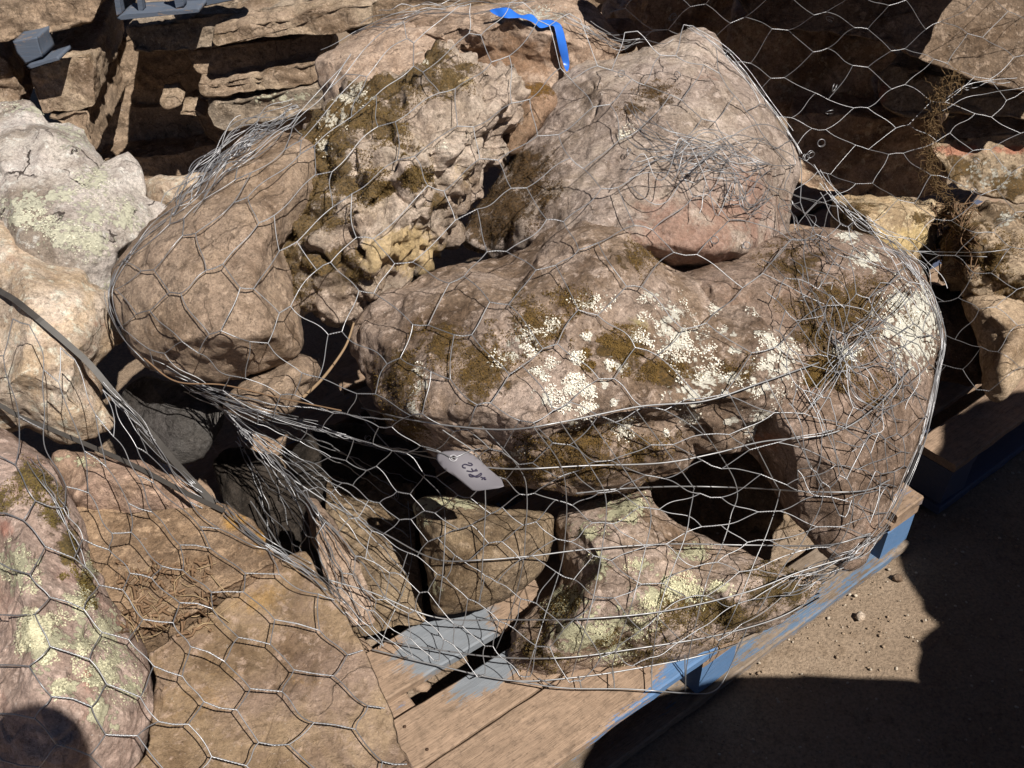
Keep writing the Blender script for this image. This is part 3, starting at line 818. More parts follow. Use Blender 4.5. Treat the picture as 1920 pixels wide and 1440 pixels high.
boulder("boulder", mH, [(965, 165), (990, 150), (1030, 165), (1045, 190), (1020, 230), (985, 270), (955, 290), (940, 250)], 1.99, [(995, 200, .03)], rim=.03, back=.12, kind='facet', amp=.6, seed=17, masks=(None, [(1020, 165, 30, 14, .8)], None),
        label="orange brown stone wedged between the knobby and the largest grey boulder", cat="boulder", group=GM)
# lower tier
nF = np.array([0.10, -0.99, 0.12])
boulder("boulder", mI, [(778, 950), (800, 938), (850, 936), (900, 945), (960, 955), (1035, 962), (1042, 990), (1036, 1030), (1020, 1070), (985, 1105), (940, 1130), (880, 1145), (820, 1152), (808, 1120), (800, 1060), (790, 1000)], 1.69,
        [(820, 990, .05), (900, 985, .06), (1000, 1000, .055), (900, 1070, .06), (840, 1110, .04), (960, 1070, .05)], gy=-.012, rim=.03, back=.25, kind='smooth', amp=.8, seed=20,
        masks=([(800, 948, 34, 12, .9), (850, 944, 50, 10, .8), (795, 970, 14, 20, .7), (815, 1105, 14, 24, .6)], None, None), label="olive brown stone with a rounded lower edge standing under the big mossy boulder", cat="boulder", group=GM)
boulder("boulder", mJ, [(1038, 985), (1052, 955), (1110, 935), (1180, 905), (1215, 905), (1235, 945), (1300, 998), (1370, 1035), (1440, 1058), (1525, 1078), (1548, 1100), (1510, 1135), (1440, 1170), (1350, 1205), (1260, 1232), (1150, 1255), (1040, 1275), (970, 1262), (945, 1225), (955, 1180), (1020, 1130), (1058, 1080), (1045, 1030)], 1.73,
        [(1090, 990, .07), (1190, 955, .06), (1130, 1060, .12), (1250, 1040, .10), (1200, 1120, .14), (1340, 1090, .10), (1450, 1090, .06), (1080, 1170, .11), (1240, 1180, .10), (1380, 1150, .08), (1030, 1220, .06)], gy=-.03, gx=.006, rim=.04, back=.2, kind='smooth', amp=1.25, seed=21,
        masks=([(1170, 945, 44, 24), (1195, 1190, 10), (1130, 1180, 50, 30), (1180, 1165, 36, 24), (1265, 1108, 54, 26), (1230, 1120, 30, 20), (1120, 1060, 20, 26), (1300, 1030, 26, 14), (1065, 1125, 34, 30), (1080, 1190, 34, 30), (1350, 1100, 22, 14), (1150, 1230, 30, 14), (1100, 995, 30, 16), (1200, 1060, 22, 12, .8)],
               [(1350, 1150, 90, 34, .8), (1180, 1210, 60, 30, .7), (1450, 1110, 80, 30, .8), (1040, 1160, 40, 60, .6), (1010, 1230, 40, 30, .7)], None),
        label="long stone with pale green lichen at the front bottom of the main net", cat="boulder", group=GM)
prism("boulder", mF, [(585, 955), (612, 962), (640, 1000), (672, 1050), (695, 1105), (710, 1150), (700, 1172), (660, 1178), (630, 1140), (605, 1080), (588, 1010)], at_z(650, 1080, .28), (0.55, -.8, .25), (-.03, .07, -.03), 'facet', .6, seed=22, bvh='main',
      label="narrow pale stone standing on edge at the lower left of the main net", cat="boulder", group=GM)
prism("boulder", mI, [(600, 1150), (700, 1130), (800, 1148), (800, 1165), (700, 1190), (640, 1200)], at_z(700, 1165, .17), (0.1, -.95, .3), (-.05, .35, 0), 'facet', .5, seed=23, bvh='main',
      label="low dark stone lying on the deck behind the narrow pale one", cat="boulder", group=GM)
M_GAP_SHADE = rock_mat("stone_gap_shade", (0.035, 0.028, 0.023), (0.03, 0.024, 0.02), speck=.1)  # near-black colour stands in for the deep shade in the left gap
boulder("boulder", M_GAP_SHADE, [(395, 860), (450, 835), (520, 862), (565, 950), (560, 1040), (490, 1020), (420, 950)], 1.93, [(480, 930, .03)], rim=.03, back=.1, kind='facet', amp=.8, seed=27,
        label="added near-black stone standing in for shade low in the gap between the left bundle and the main net", cat="boulder", group=GM)
boulder("boulder", M_GAP_SHADE, [(560, 830), (620, 800), (700, 800), (800, 850), (820, 950), (790, 1120), (700, 1140), (600, 1010), (545, 900)], 2.02, [(680, 950, .04)], rim=.05, back=.15, kind='facet', amp=1, seed=24,
        label="near-black stone standing in for shade deep in the hollow under the big mossy boulder", cat="boulder", group=GM)
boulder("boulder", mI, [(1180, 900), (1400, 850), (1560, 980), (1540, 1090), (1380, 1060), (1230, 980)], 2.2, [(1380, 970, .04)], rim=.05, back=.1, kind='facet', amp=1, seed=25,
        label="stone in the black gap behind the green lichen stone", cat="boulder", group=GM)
boulder("boulder", rock_mat("stone_shade_darkened", (0.07, 0.065, 0.063), (0.06, 0.055, 0.054), speck=.1), [(225, 740), (270, 705), (330, 715), (400, 720), (425, 760), (410, 810), (380, 860), (310, 870), (250, 800)], 1.86, [(330, 780, .06)], rim=.02, back=.2, kind='facet', amp=.5, seed=26,  # stone colour darkened to imitate the shade under the tan boulder
        label="grey flat faced stone darkened for the shade under the tan boulder", cat="boulder", group=GM)

# ------------------------------------------------------------------ stones of the left bundle
GL = "stones in the left wire net"
mM = rock_mat("stone_pale", (0.45, 0.41, 0.385), (0.40, 0.36, 0.345), (0.20, 0.16, 0.14), lichen=(0.56, 0.54, 0.42), stain=.45, speck=.3, crack=2.0)
mN = rock_mat("stone_orange_pale", (0.45, 0.345, 0.25), (0.45, 0.38, 0.325), (0.22, 0.14, 0.09), tint=(0.40, 0.16, 0.09), stain=.4, speck=.3, red=.2)
mO = rock_mat("stone_rosy", (0.38, 0.265, 0.215), (0.34, 0.24, 0.18), (0.17, 0.11, 0.08), lichen=Y_LICH, stain=.5)
mP = rock_mat("stone_mauve", (0.34, 0.25, 0.215), (0.37, 0.285, 0.25), (0.17, 0.12, 0.10), lichen=(0.52, 0.49, 0.34), moss=(0.13, 0.095, 0.03), tint=(0.42, 0.17, 0.12), stain=.5, speck=.8, red=.25, grain=.75)
mQ = rock_mat("slab_brown", (0.235, 0.165, 0.115), (0.27, 0.185, 0.12), (0.15, 0.095, 0.06), tint=(0.50, 0.27, 0.06), stain=.55, speck=.3)
mR = rock_mat("slab_ochre", (0.265, 0.19, 0.125), (0.235, 0.17, 0.135), (0.13, 0.085, 0.05), tint=(0.40, 0.24, 0.09), stain=.65, speck=.4, grain=.55)

boulder("boulder", mM, [(-70, 190), (0, 195), (55, 190), (78, 208), (92, 228), (130, 226), (160, 242), (182, 282), (196, 305), (240, 285), (256, 300), (278, 365), (320, 385), (300, 430), (240, 490), (230, 560), (120, 620), (-70, 600)], 2.05,
        [(40, 230, .05), (130, 270, .08), (60, 330, .13), (160, 350, .11), (215, 330, .04), (250, 390, .06), (130, 430, .17), (40, 450, .17), (210, 470, .10), (100, 540, .13), (90, 250, .10), (170, 300, .05), (0, 300, .12)], gy=-.035, rim=.014, back=.3, kind='facet', amp=.55, corner=.9, soft=0, seed=30, bvh='left',
        masks=([(130, 440, 50, 34, .85), (170, 400, 34, 30, .85), (45, 385, 44, 22, .9), (105, 365, 40, 16, .8), (175, 455, 30, 22), (240, 400, 30, 24, .9), (150, 255, 34, 26, .7), (180, 340, 34, 22, .8), (30, 410, 40, 14, .9), (65, 205, 60, 10, .7), (125, 235, 30, 10, .7), (215, 540, 20, 14)], None, None),
        label="pale grey boulder crusted with yellow lichen at the left edge", cat="boulder", group=GL)
boulder("boulder", mN, [(-70, 400), (20, 425), (80, 470), (150, 505), (205, 560), (215, 610), (240, 640), (200, 660), (178, 690), (188, 750), (215, 790), (190, 815), (120, 835), (60, 800), (-70, 790)], 1.86,
        [(40, 500, .08), (130, 560, .09), (60, 600, .12), (150, 650, .09), (40, 700, .12), (130, 740, .09), (180, 610, .05)], rim=.025, back=.25, kind='facet', amp=.65, soft=1, seed=31, bvh='left', masks=(None, None, [(190, 605, 16, 18, .5), (20, 470, 12, 14, .4)]),
        label="pale orange boulder below the yellow lichen one at the left edge", cat="boulder", group=GL)
boulder("boulder", mO, [(100, 850), (150, 845), (190, 855), (250, 865), (320, 885), (370, 900), (385, 940), (360, 965), (250, 970), (140, 965), (110, 910)], 1.68, [(180, 895, .05), (280, 920, .05), (140, 930, .05)], rim=.03, back=.2, kind='facet', amp=.6, seed=32, bvh='left', masks=([(150, 862, 30, 8, .9)], None, None),
        label="small rosy stone between the orange boulder and the brown slab", cat="boulder", group=GL)
boulder("boulder", mP, [(-80, 780), (-20, 790), (40, 820), (95, 870), (125, 930), (160, 1000), (175, 1060), (205, 1110), (240, 1160), (272, 1215), (296, 1290), (300, 1340), (270, 1400), (240, 1470), (100, 1520), (-80, 1520)], 1.42,
        [(0, 850, .05), (60, 900, .07), (110, 990, .07), (140, 1060, .07), (40, 1000, .11), (180, 1130, .07), (60, 1130, .15), (150, 1200, .11), (220, 1230, .06), (60, 1280, .16), (180, 1320, .11), (100, 1420, .13), (240, 1340, .06)], gy=-.036, rim=.045, back=.25, kind='smooth', amp=1.1, seed=33, bvh='left',
        masks=([(25, 1065, 40, 34), (110, 1195, 46, 30), (85, 1225, 24, 30), (90, 1165, 20, 14), (60, 1160, 18, 14), (160, 1200, 24, 30), (120, 1290, 36, 20, .9), (160, 1130, 30, 26, .95), (200, 1180, 34, 36, .95), (190, 1265, 36, 34), (220, 1230, 30, 26), (190, 1330, 22, 40, .9), (245, 1290, 26, 20, .9), (50, 1205, 18), (170, 1060, 14, 20)],
               [(60, 910, 26, 40, .9), (95, 965, 20, 36, .9), (130, 1030, 20, 40, .95), (165, 1090, 20, 34, .9), (10, 940, 20, 20, .7)], [(10, 990, 22, 22, .8), (165, 1270, 10, 30, .6)]),
        label="big rounded mauve boulder with large lichen patches at the lower left corner", cat="boulder", group=GL)
prism("stone_slab", mQ, [(140, 965), (220, 958), (300, 952), (380, 948), (440, 955), (478, 968), (500, 1000), (512, 1035), (530, 1050), (420, 1110), (380, 1150), (280, 1180), (200, 1180)], at_z(330, 1050, .415), (-.03, -.06, 1), (0, .02, -.10), 'smooth', .5, seed=34, bvh='left',
      masks=(None, None, [(440, 978, 24, 12, .9), (490, 1010, 16, 30, .8)]), label="flat dark brown slab in the left net, lying behind the ochre slab", cat="stone slab", group=GL)
prism("stone_slab", mR, [(575, 1030), (598, 1075), (640, 1130), (680, 1200), (706, 1260), (735, 1330), (762, 1420), (790, 1500), (240, 1500), (268, 1410), (285, 1330), (290, 1270), (275, 1220), (350, 1172), (400, 1135), (470, 1090), (540, 1035)], at_z(500, 1280, .372), (.02, -.10, 1), (0.0, .03, -.12), 'smooth', .6, step=5.5, seed=35, bvh='left',
      masks=(None, None, [(480, 1130, 80, 30, .6), (350, 1280, 90, 60, .5), (560, 1250, 60, 40, .4)]), label="large flat ochre slab filling the left foreground under the net", cat="stone slab", group=GL)
boulder("boulder", mQ, [(60, 960), (400, 940), (520, 1040), (560, 1050), (420, 1200), (300, 1260), (200, 1250)], 1.62, [(300, 1080, .02)], rim=.02, back=.2, kind='facet', amp=.5, seed=36, bvh='left',
        label="brown stone under the slabs of the left net, dirt and bark lodged on it", cat="boulder", group=GL)
boulder("boulder", mN, [(268, 345), (300, 332), (350, 330), (420, 318), (420, 350), (350, 400), (310, 425), (285, 395)], 2.25, [(320, 360, .04)], rim=.03, back=.2, kind='facet', amp=.7, seed=37, bvh='rear',
        label="sunlit tan stone on the ground between the pale and the tan boulder", cat="boulder")

# ------------------------------------------------------------------ stacks at the upper left
GS = "slabs stacked at the upper left"
mS1 = rock_mat("slab_grey", (0.20, 0.165, 0.135), (0.25, 0.20, 0.155), (0.13, 0.10, 0.075), lichen=(0.5, 0.47, 0.35), stain=.6)
mS2 = rock_mat("slab_buff", (0.30, 0.235, 0.175), (0.24, 0.18, 0.135), (0.17, 0.115, 0.07), tint=(0.45, 0.17, 0.09), stain=.5, lichen=(0.45, 0.44, 0.28))
mS3 = rock_mat("slab_dun", (0.20, 0.148, 0.108), (0.24, 0.175, 0.125), (0.12, 0.085, 0.055), stain=.6)
nv = (0.12, -0.97, 0.2)
def slab(mat, outline, y, ext, label, seed, kind='facet', amp=.8, name="stone_slab", cat="stone slab", group=GS, masks=(None, None, None), n=nv, corner=.35, step=4.5, bvh='rear'):
    cx = sum(p[0] for p in outline) / len(outline); cy = sum(p[1] for p in outline) / len(outline)
    d = rays(cx, cy); p0 = CAMP + d * (y / d[1])
    return prism(name, mat, outline, p0, n, ext, kind, amp, seed=seed, masks=masks, corner=corner, step=step, bvh=bvh, label=label, cat=cat, group=group)
EX = (-.08, .55, .06)
slab(mS1, [(236, 52), (330, 40), (430, 22), (560, 4), (700, -40), (720, 0), (620, 22), (500, 46), (400, 62), (398, 88), (330, 96), (250, 102), (240, 80)], 2.92, EX, "topmost grey slab under the blue frame in the upper left stack", 40)
slab(mS2, [(396, 66), (470, 46), (560, 28), (640, 12), (705, 6), (698, 46), (625, 64), (555, 66), (480, 74), (402, 90)], 2.86, EX, "second slab down in the stack, buff with a sunlit front edge", 41)
slab(mS3, [(352, 100), (400, 90), (480, 78), (560, 68), (618, 62), (622, 88), (570, 114), (500, 138), (440, 146), (372, 138), (354, 120)], 2.95, EX, "thick brown slab in shade in the middle of the stack", 42)
boulder("boulder", rock_mat("stone_white_red", (0.46, 0.37, 0.29), (0.42, 0.33, 0.26), tint=(0.42, 0.15, 0.06), stain=.3), [(434, 118), (450, 106), (485, 108), (510, 118), (514, 132), (485, 146), (455, 143), (440, 132)], 3.06, [(475, 125, .03)], rim=.03, back=.1, kind='facet', amp=.5, seed=43, bvh='rear', masks=(None, None, [(440, 118, 10, 10), (485, 140, 20, 8, .9), (508, 125, 8, 14, .8)]),
        label="small pale stone with red edges jutting out of the middle slab of the stack", cat="boulder", group=GS)
slab(mS2, [(370, 160), (400, 162), (440, 148), (520, 134), (600, 112), (608, 140), (590, 156), (480, 170), (400, 182), (374, 178)], 2.87, EX, "thin buff slab below the middle one in the stack", 44, 'layer')
slab(mS1, [(388, 202), (440, 188), (480, 178), (600, 162), (610, 200), (560, 216), (480, 234), (430, 248), (396, 238)], 2.85, EX, "lowest buff slab of the stack with lichen on its end", 45, 'facet', masks=([(520, 182, 50, 10, .9)], None, None))
slab(mS3, [(370, 190), (600, 150), (640, 170), (640, 330), (500, 330), (440, 300), (380, 250)], 3.12, EX, "brown block at the foot of the slab stack", 46)
slab(mS3, [(-60, -70), (215, -70), (195, 0), (175, 42), (150, 52), (60, 70), (0, 80), (-60, 84)], 3.0, (-.05, .6, .05), "rough dark block on the blue pallet at the upper left corner", 47, 'layer', name="stone_block", cat="stone block", amp=1.2)
slab(mS2, [(55, 128), (110, 108), (165, 100), (176, 120), (182, 160), (178, 206), (80, 214), (62, 172)], 2.98, (-.05, .5, .05), "tan block below the blue pallet at the upper left, half in shade", 48, 'facet', name="stone_block", cat="stone block", masks=(None, None, None))
slab(mS3, [(85, 216), (130, 206), (165, 204), (168, 230), (180, 292), (160, 248), (96, 226)], 2.95, (-.05, .6, .05), "long slab in shade at the bottom of the left stack", 49, 'layer', name="stone_slab")
slab(mS2, [(-60, 90), (0, 98), (25, 130), (45, 180), (55, 200), (-60, 210)], 3.05, (-.1, .5, .05), "buff block at the left edge beside the blue pallet", 50, 'layer', name="stone_block", cat="stone block")
slab(mS3, [(140, 90), (260, 70), (420, 90), (430, 170), (300, 200), (140, 210)], 3.42, (-.05, .5, .05), "block deep in the dark recess between the two upper left stacks, upper", 54, 'facet', name="stone_block", cat="stone block", step=8)
slab(mS3, [(130, 206), (300, 196), (430, 170), (430, 250), (300, 290), (130, 300)], 3.36, (-.05, .5, .05), "block deep in the dark recess between the two upper left stacks, lower", 55, 'layer', name="stone_block", cat="stone block", step=8)
slab(mS3, [(170, 300), (300, 290), (420, 270), (500, 300), (450, 350), (300, 350), (200, 345)], 3.2, (-.05, .6, -.02), "shaded slab on the ground behind the pale boulder", 51, 'facet')
for pts_, lab, sd in (([(297, 182), (330, 176), (348, 196), (330, 204), (305, 206)], "broken sunlit chip of stone beside the slab stack, the upper one", 52),
                      ([(332, 206), (360, 200), (385, 212), (392, 222), (350, 218), (332, 218)], "broken sunlit chip of stone beside the slab stack, the lower one", 53)):
    slab(mS2, pts_, 2.9, (0, .06, .02), lab, sd, 'facet', .3, name="stone_chip", cat="stone chip")

slab(mS3, [(640, -90), (1230, -90), (1230, 20), (900, 20), (700, 60), (640, 60)], 3.3, EX, "dark block at the top edge behind the flat topped stone", 56, 'layer', name="stone_block", cat="stone block", step=8)
# blue pallet in the left stack
nvv = np.array([0, -1.0, 0])
upal = empty("pallet", at_plane(np.array(60.), np.array(110.), (0, 2.9, 0), nvv), "blue pallet between the blocks at the upper left corner", "pallet", "wooden pallets under the stone")
def plank_px(name, mat, outline, y, dep, parent, seed):
    return prism(name, mat, outline, (0, y, 0), nvv, (0, dep, 0), 'smooth', 0.05, bevel=.004, corner=1.0, step=6, seed=seed, parent=parent)
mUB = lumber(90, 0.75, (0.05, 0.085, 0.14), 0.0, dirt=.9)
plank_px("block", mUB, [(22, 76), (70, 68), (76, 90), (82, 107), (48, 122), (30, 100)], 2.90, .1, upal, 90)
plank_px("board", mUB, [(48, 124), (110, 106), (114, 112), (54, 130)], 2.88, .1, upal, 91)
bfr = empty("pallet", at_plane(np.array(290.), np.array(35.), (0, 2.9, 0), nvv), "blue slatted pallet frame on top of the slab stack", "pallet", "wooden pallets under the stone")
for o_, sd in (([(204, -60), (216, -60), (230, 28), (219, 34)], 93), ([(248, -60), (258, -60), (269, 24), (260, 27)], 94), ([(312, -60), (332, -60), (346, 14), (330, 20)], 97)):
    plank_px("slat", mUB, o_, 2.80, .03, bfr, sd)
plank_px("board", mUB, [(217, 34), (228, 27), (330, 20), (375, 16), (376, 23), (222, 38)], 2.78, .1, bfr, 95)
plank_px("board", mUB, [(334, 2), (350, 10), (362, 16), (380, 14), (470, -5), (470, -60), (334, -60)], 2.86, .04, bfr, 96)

# ------------------------------------------------------------------ stack at the right
GR = "stones stacked at the right"
mU1 = rock_mat("block_brown_lifted", (0.37, 0.265, 0.195), (0.42, 0.31, 0.235), (0.10, 0.07, 0.05), stain=.5)  # brown raised in place of fill light on the shaded blocks
mU2 = rock_mat("stone_yellow_split", (0.36, 0.26, 0.16), (0.40, 0.31, 0.21), (0.17, 0.11, 0.06), tint=(0.60, 0.44, 0.20), stain=.45)
mU3 = rock_mat("stone_mossy_dark", (0.26, 0.20, 0.14), (0.30, 0.23, 0.165), (0.12, 0.08, 0.05), moss=(0.11, 0.068, 0.024), tint=(0.46, 0.17, 0.11), lichen=(0.5, 0.47, 0.4), stain=.6)
mU4 = rock_mat("stone_beige", (0.40, 0.30, 0.21), (0.36, 0.275, 0.20), (0.18, 0.12, 0.08), stain=.4)
RX = (.12, .5, .05)
mU0 = rock_mat("block_dull", (0.19, 0.14, 0.105), (0.22, 0.165, 0.125), (0.10, 0.07, 0.05), stain=.5)  # lower copy of the block brown, kept for the sunlit block
slab(mU0, [(1390, -70), (1990, -70), (1990, 185), (1915, 175), (1800, 142), (1620, 72), (1500, 58), (1400, 40)], 2.30, RX, "large brown block at the top right, a corner of it in sun", 60, 'smooth', 1.0, name="stone_block", cat="stone block", group=GR, n=(-.1, -.85, .5), step=7)
slab(mU1, [(1370, 30), (1500, 40), (1640, 70), (1720, 120), (1640, 150), (1660, 215), (1560, 235), (1380, 200)], 2.62, RX, "dark block in deep shade behind the largest grey boulder", 61, 'facet', 1.0, name="stone_block", cat="stone block", group=GR, step=7)
slab(mU3, [(1650, 130), (1690, 122), (1750, 138), (1830, 160), (1990, 180), (1990, 230), (1800, 214), (1710, 224), (1652, 200), (1642, 165)], 2.36, (.3, .35, .1), "flat stone with one sunlit orange end under the top right block", 62, 'facet', .8, group=GR, n=(-.35, -.75, .6), masks=(None, [(1730, 140, 30, 12, .8)], [(1655, 175, 14, 26)]))
slab(mU1, [(1480, 215), (1640, 215), (1760, 225), (1790, 300), (1760, 370), (1600, 372), (1490, 340)], 2.5, RX, "dark block in the middle of the right stack", 63, 'facet', 1.0, name="stone_block", cat="stone block", group=GR, step=7)
slab(mU3, [(1742, 262), (1800, 258), (1880, 250), (1990, 245), (1990, 385), (1860, 372), (1775, 340)], 2.28, (.25, .35, .1), "stone with a pink and white upper edge at the right", 64, 'facet', .9, group=GR, n=(-.1, -.8, .6), masks=([(1850, 330, 60, 30, .4)], [(1800, 320, 40, 30, .9), (1900, 345, 60, 30, .9)], [(1800, 282, 50, 12), (1890, 280, 40, 8, .9)]), name="stone_block", cat="stone block")
boulder("boulder", mU2, [(1562, 372), (1620, 364), (1700, 368), (1752, 376), (1772, 392), (1764, 440), (1756, 482), (1745, 520), (1750, 600), (1700, 640), (1600, 560), (1560, 460)], 2.18,
        [(1620, 400, .09), (1700, 400, .08), (1740, 410, .05), (1690, 470, .08), (1640, 430, .1), (1700, 540, .05)], rim=.02, back=.2, kind='facet', amp=.7, soft=1, seed=65, bvh='right', masks=(None, [(1725, 408, 14, 10, 1.2), (1600, 400, 40, 20, .6), (1735, 500, 20, 40, .7)], [(1690, 445, 60, 26, 1.1)]),
        label="split yellow faced stone behind the brown boulder with the lichen disc", cat="boulder", group=GR)
boulder("boulder", mU3, [(1772, 392), (1830, 375), (1920, 385), (1990, 400), (1990, 570), (1920, 585), (1860, 570), (1800, 560), (1770, 520), (1765, 450)], 2.12,
        [(1820, 430, .08), (1900, 440, .1), (1850, 510, .1), (1930, 520, .09), (1800, 500, .06)], rim=.04, back=.25, kind='knobby', amp=.8, seed=66, bvh='right', masks=([(1890, 410, 16, 10)], [(1800, 450, 50, 60), (1850, 490, 50, 40, .9), (1900, 540, 50, 20, .8)], None),
        label="mossy lumpy boulder at the right edge below the pink edged stone", cat="boulder", group=GR)
boulder("boulder", mU4, [(1808, 562), (1850, 546), (1905, 560), (1960, 590), (1970, 650), (1925, 690), (1885, 745), (1858, 745), (1842, 720), (1846, 670), (1832, 610)], 2.06,
        [(1860, 590, .06), (1910, 620, .07), (1880, 680, .07)], rim=.045, back=.2, kind='smooth', amp=1, seed=67, bvh='right', label="beige rounded boulder low at the right edge", cat="boulder", group=GR)
boulder("boulder", rock_mat("stone_gap_shade_right", (0.14, 0.10, 0.075), (0.12, 0.09, 0.07)), [(1735, 545), (1790, 530), (1850, 560), (1862, 640), (1850, 715), (1790, 720), (1740, 690)], 2.2, [(1800, 620, .04)], rim=.03, back=.15, kind='facet', amp=.7, seed=75, bvh='right',  # stone added, its dark colour stands in for the shadowed gap
        label="added dark stone standing in for the shadowed gap left of the beige boulder on the right pallet", cat="boulder", group=GR)
slab(mU3, [(1740, 700), (1800, 690), (1850, 700), (1862, 745), (1840, 770), (1750, 790), (1735, 750)], 2.0, (.1, .4, .05), "low reddish stone on the right pallet", 68, 'facet', .7, group=GR, name="stone_block", cat="stone block")
boulder("boulder", mF, [(1118, -30), (1210, -40), (1215, 10), (1212, 50), (1195, 68), (1170, 40), (1135, 30)], 2.5, [(1170, 10, .05)], rim=.04, back=.2, kind='knobby', amp=.8, seed=69, bvh='right', label="pale knobby stone at the top edge behind the blue tape", cat="boulder", group=GR)
slab(mU1, [(1190, -70), (1400, -70), (1420, 60), (1400, 140), (1200, 130)], 2.9, RX, "dark block at the top edge behind the largest grey boulder", 70, 'facet', 1.0, name="stone_block", cat="stone block", group=GR, step=7)

# ------------------------------------------------------------------ things out of the picture whose shadows fall into it
GO = "stones heaped just right of the picture"
def free_boulder(name, mat, c, r, seed, kind='facet', amp=1.0, **tags):
    th = np.linspace(0, math.pi, 26)[1:-1]; n = 44
    ph = np.linspace(0, 2 * math.pi, n, endpoint=False)
    sg = lambda q: np.sign(q) * np.abs(q) ** 0.75
    V = np.stack([np.outer(sg(np.sin(th)), sg(np.cos(ph))), np.outer(sg(np.sin(th)), sg(np.sin(ph))), np.repeat(sg(np.cos(th))[:, None], n, 1)], -1).reshape(-1, 3)
    V = np.concatenate([V, [[0, 0, 1], [0, 0, -1]]]) * np.array(r)
    F = fan_quads(len(th), n); i = np.arange(n); j = (i + 1) % n; m = len(V) - 2; L = (len(th) - 1) * n
    F = np.concatenate([F, np.stack([np.full(n, m), j, i, i], -1), np.stack([np.full(n, m + 1), L + i, L + j, L + j], -1)])
    V = V + np.array(c); F = outward(V, F)
    V = displace(V, F, kind, amp * 1.6, seed)
    o = mesh_obj(name, V, [tuple(dict.fromkeys(q)) for q in F.tolist()], mat)
    return tag(o, **tags)
for c_, r_, sd, lab in (((1.25, .14, .32), (.66, .36, .34), 80, "wide low boulder right of the photographer, outside the picture"),
                        ((.99, .19, .86), (.44, .34, .32), 81, "boulder on top of the wide low one, left, outside the picture"),
                        ((1.66, .28, .90), (.44, .40, .38), 82, "boulder on top of the wide low one, right, outside the picture"),
                        ((2.05, .62, .48), (.46, .46, .50), 83, "tall boulder at the far right, lowest, outside the picture"),
                        ((1.99, .54, 1.32), (.50, .44, .44), 84, "tall boulder at the far right, topmost, outside the picture")):
    free_boulder("boulder", mE if sd % 2 else mN, c_, r_, sd, label=lab, cat="boulder", group=GO)
slab(mU1, [(1200, -110), (1760, -110), (1890, -66), (1860, -24), (1200, -20)], 2.10, (.1, .7, .05), "overhanging block on top of the right stack, above the picture", 71, 'facet', 1.0, name="stone_block", cat="stone block", group=GR, step=8)

# ------------------------------------------------------------------ draping
def caster_bvh(tags): return make_bvh(tags)
BV_MAIN = make_bvh(('main', 'pallet'))
BV_LEFT = make_bvh(('left', 'main', 'pallet'))
BV_RIGHT = make_bvh(('right', 'rear', 'other'))
BV_ALL = make_bvh(('main', 'left', 'pallet', 'right', 'rear', 'other'))

def hit_t(px, py, bv, miss=np.inf):
    D = rays(px, py); out = np.full(len(D), miss)
    for i, d in enumerate(D):
        L = float(np.linalg.norm(d))
        loc, nn, idx, dist = bv.ray_cast(Vector((0, 0, CAM_H)), Vector(d / L))
        if loc is not None: out[i] = dist / L
    return out

class Wires:
    def __init__(self): self.V, self.F, self.n = [], [], 0
    def tube(self, P, r, k=5):
        P = np.asarray(P, float); m = len(P)
        T = np.gradient(P, axis=0); T /= np.linalg.norm(T, axis=1, keepdims=True) + 1e-12
        up = np.array([0.31, -0.62, 0.72])
        A = np.cross(T, up); A /= np.linalg.norm(A, axis=1, keepdims=True) + 1e-12
        B = np.cross(T, A)
        rr = np.broadcast_to(np.asarray(r, float), (m,))
        an = np.linspace(0, 2 * math.pi, k, endpoint=False)
        ring = P[:, None] + rr[:, None, None] * (np.cos(an)[None, :, None] * A[:, None] + np.sin(an)[None, :, None] * B[:, None])
        self.V.append(ring.reshape(-1, 3)); self.F.append(fan_quads(m, k)[:, ::-1] + self.n); self.n += m * k
    def twist(self, P, r, turns):
        P = np.asarray(P, float)
        s = np.linspace(0, len(P) - 1, 16)
        Q = np.stack([np.interp(s, np.arange(len(P)), P[:, c]) for c in range(3)], -1)
        T = Q[-1] - Q[0]; T /= np.linalg.norm(T) + 1e-12
        A = np.cross(T, (0.31, -0.62, 0.72)); A /= np.linalg.norm(A) + 1e-12; B = np.cross(T, A)
        a = np.linspace(0, turns * math.pi, 16)
        env = np.sin(np.linspace(0.12, math.pi - .12, 16)) ** .3
        for ph in (0, math.pi):
            off = (np.cos(a + ph)[:, None] * A + np.sin(a + ph)[:, None] * B) * (r * 0.9 * env)[:, None]
            self.tube(Q + off, r, 4)
    def build(self, name, mat, parent=None, **kw):
        return mesh_obj(name, np.concatenate(self.V), np.concatenate(self.F), mat, parent=parent, **kw)

def spline(pts, step=8.0):
    P = np.array(pts, float); out = []
    for i in range(len(P) - 1):
        p1, p2 = P[i], P[i + 1]
        p0 = P[i - 1] if i else 2 * p1 - p2
        p3 = P[i + 2] if i + 2 < len(P) else 2 * p2 - p1
        k = max(2, int(np.linalg.norm((p2 - p1)[:2]) / step))
        for t in np.arange(k) / k:
            out.append(0.5 * ((2 * p1) + (p2 - p0) * t + (2 * p0 - 5 * p1 + 4 * p2 - p3) * t * t + (3 * p1 - p0 - 3 * p2 + p3) * t ** 3))
    out.append(P[-1])
    return np.array(out)

def drape(px, bv, clr=0.006, it=300, ends=None, far=2.3):
    """depth of a taut wire laid over the stones along the surveyed line"""
    lim = hit_t(px[:, 0], px[:, 1], bv) - clr
    lim = np.where(np.isfinite(lim), lim, far)
    t = lim.copy()
    if ends: t[0] = min(ends[0], 9); t[-1] = ends[1]
    for _ in range(it):
        t[1:-1] = np.minimum(lim[1:-1], 0.5 * (t[:-2] + t[2:]))
    return t

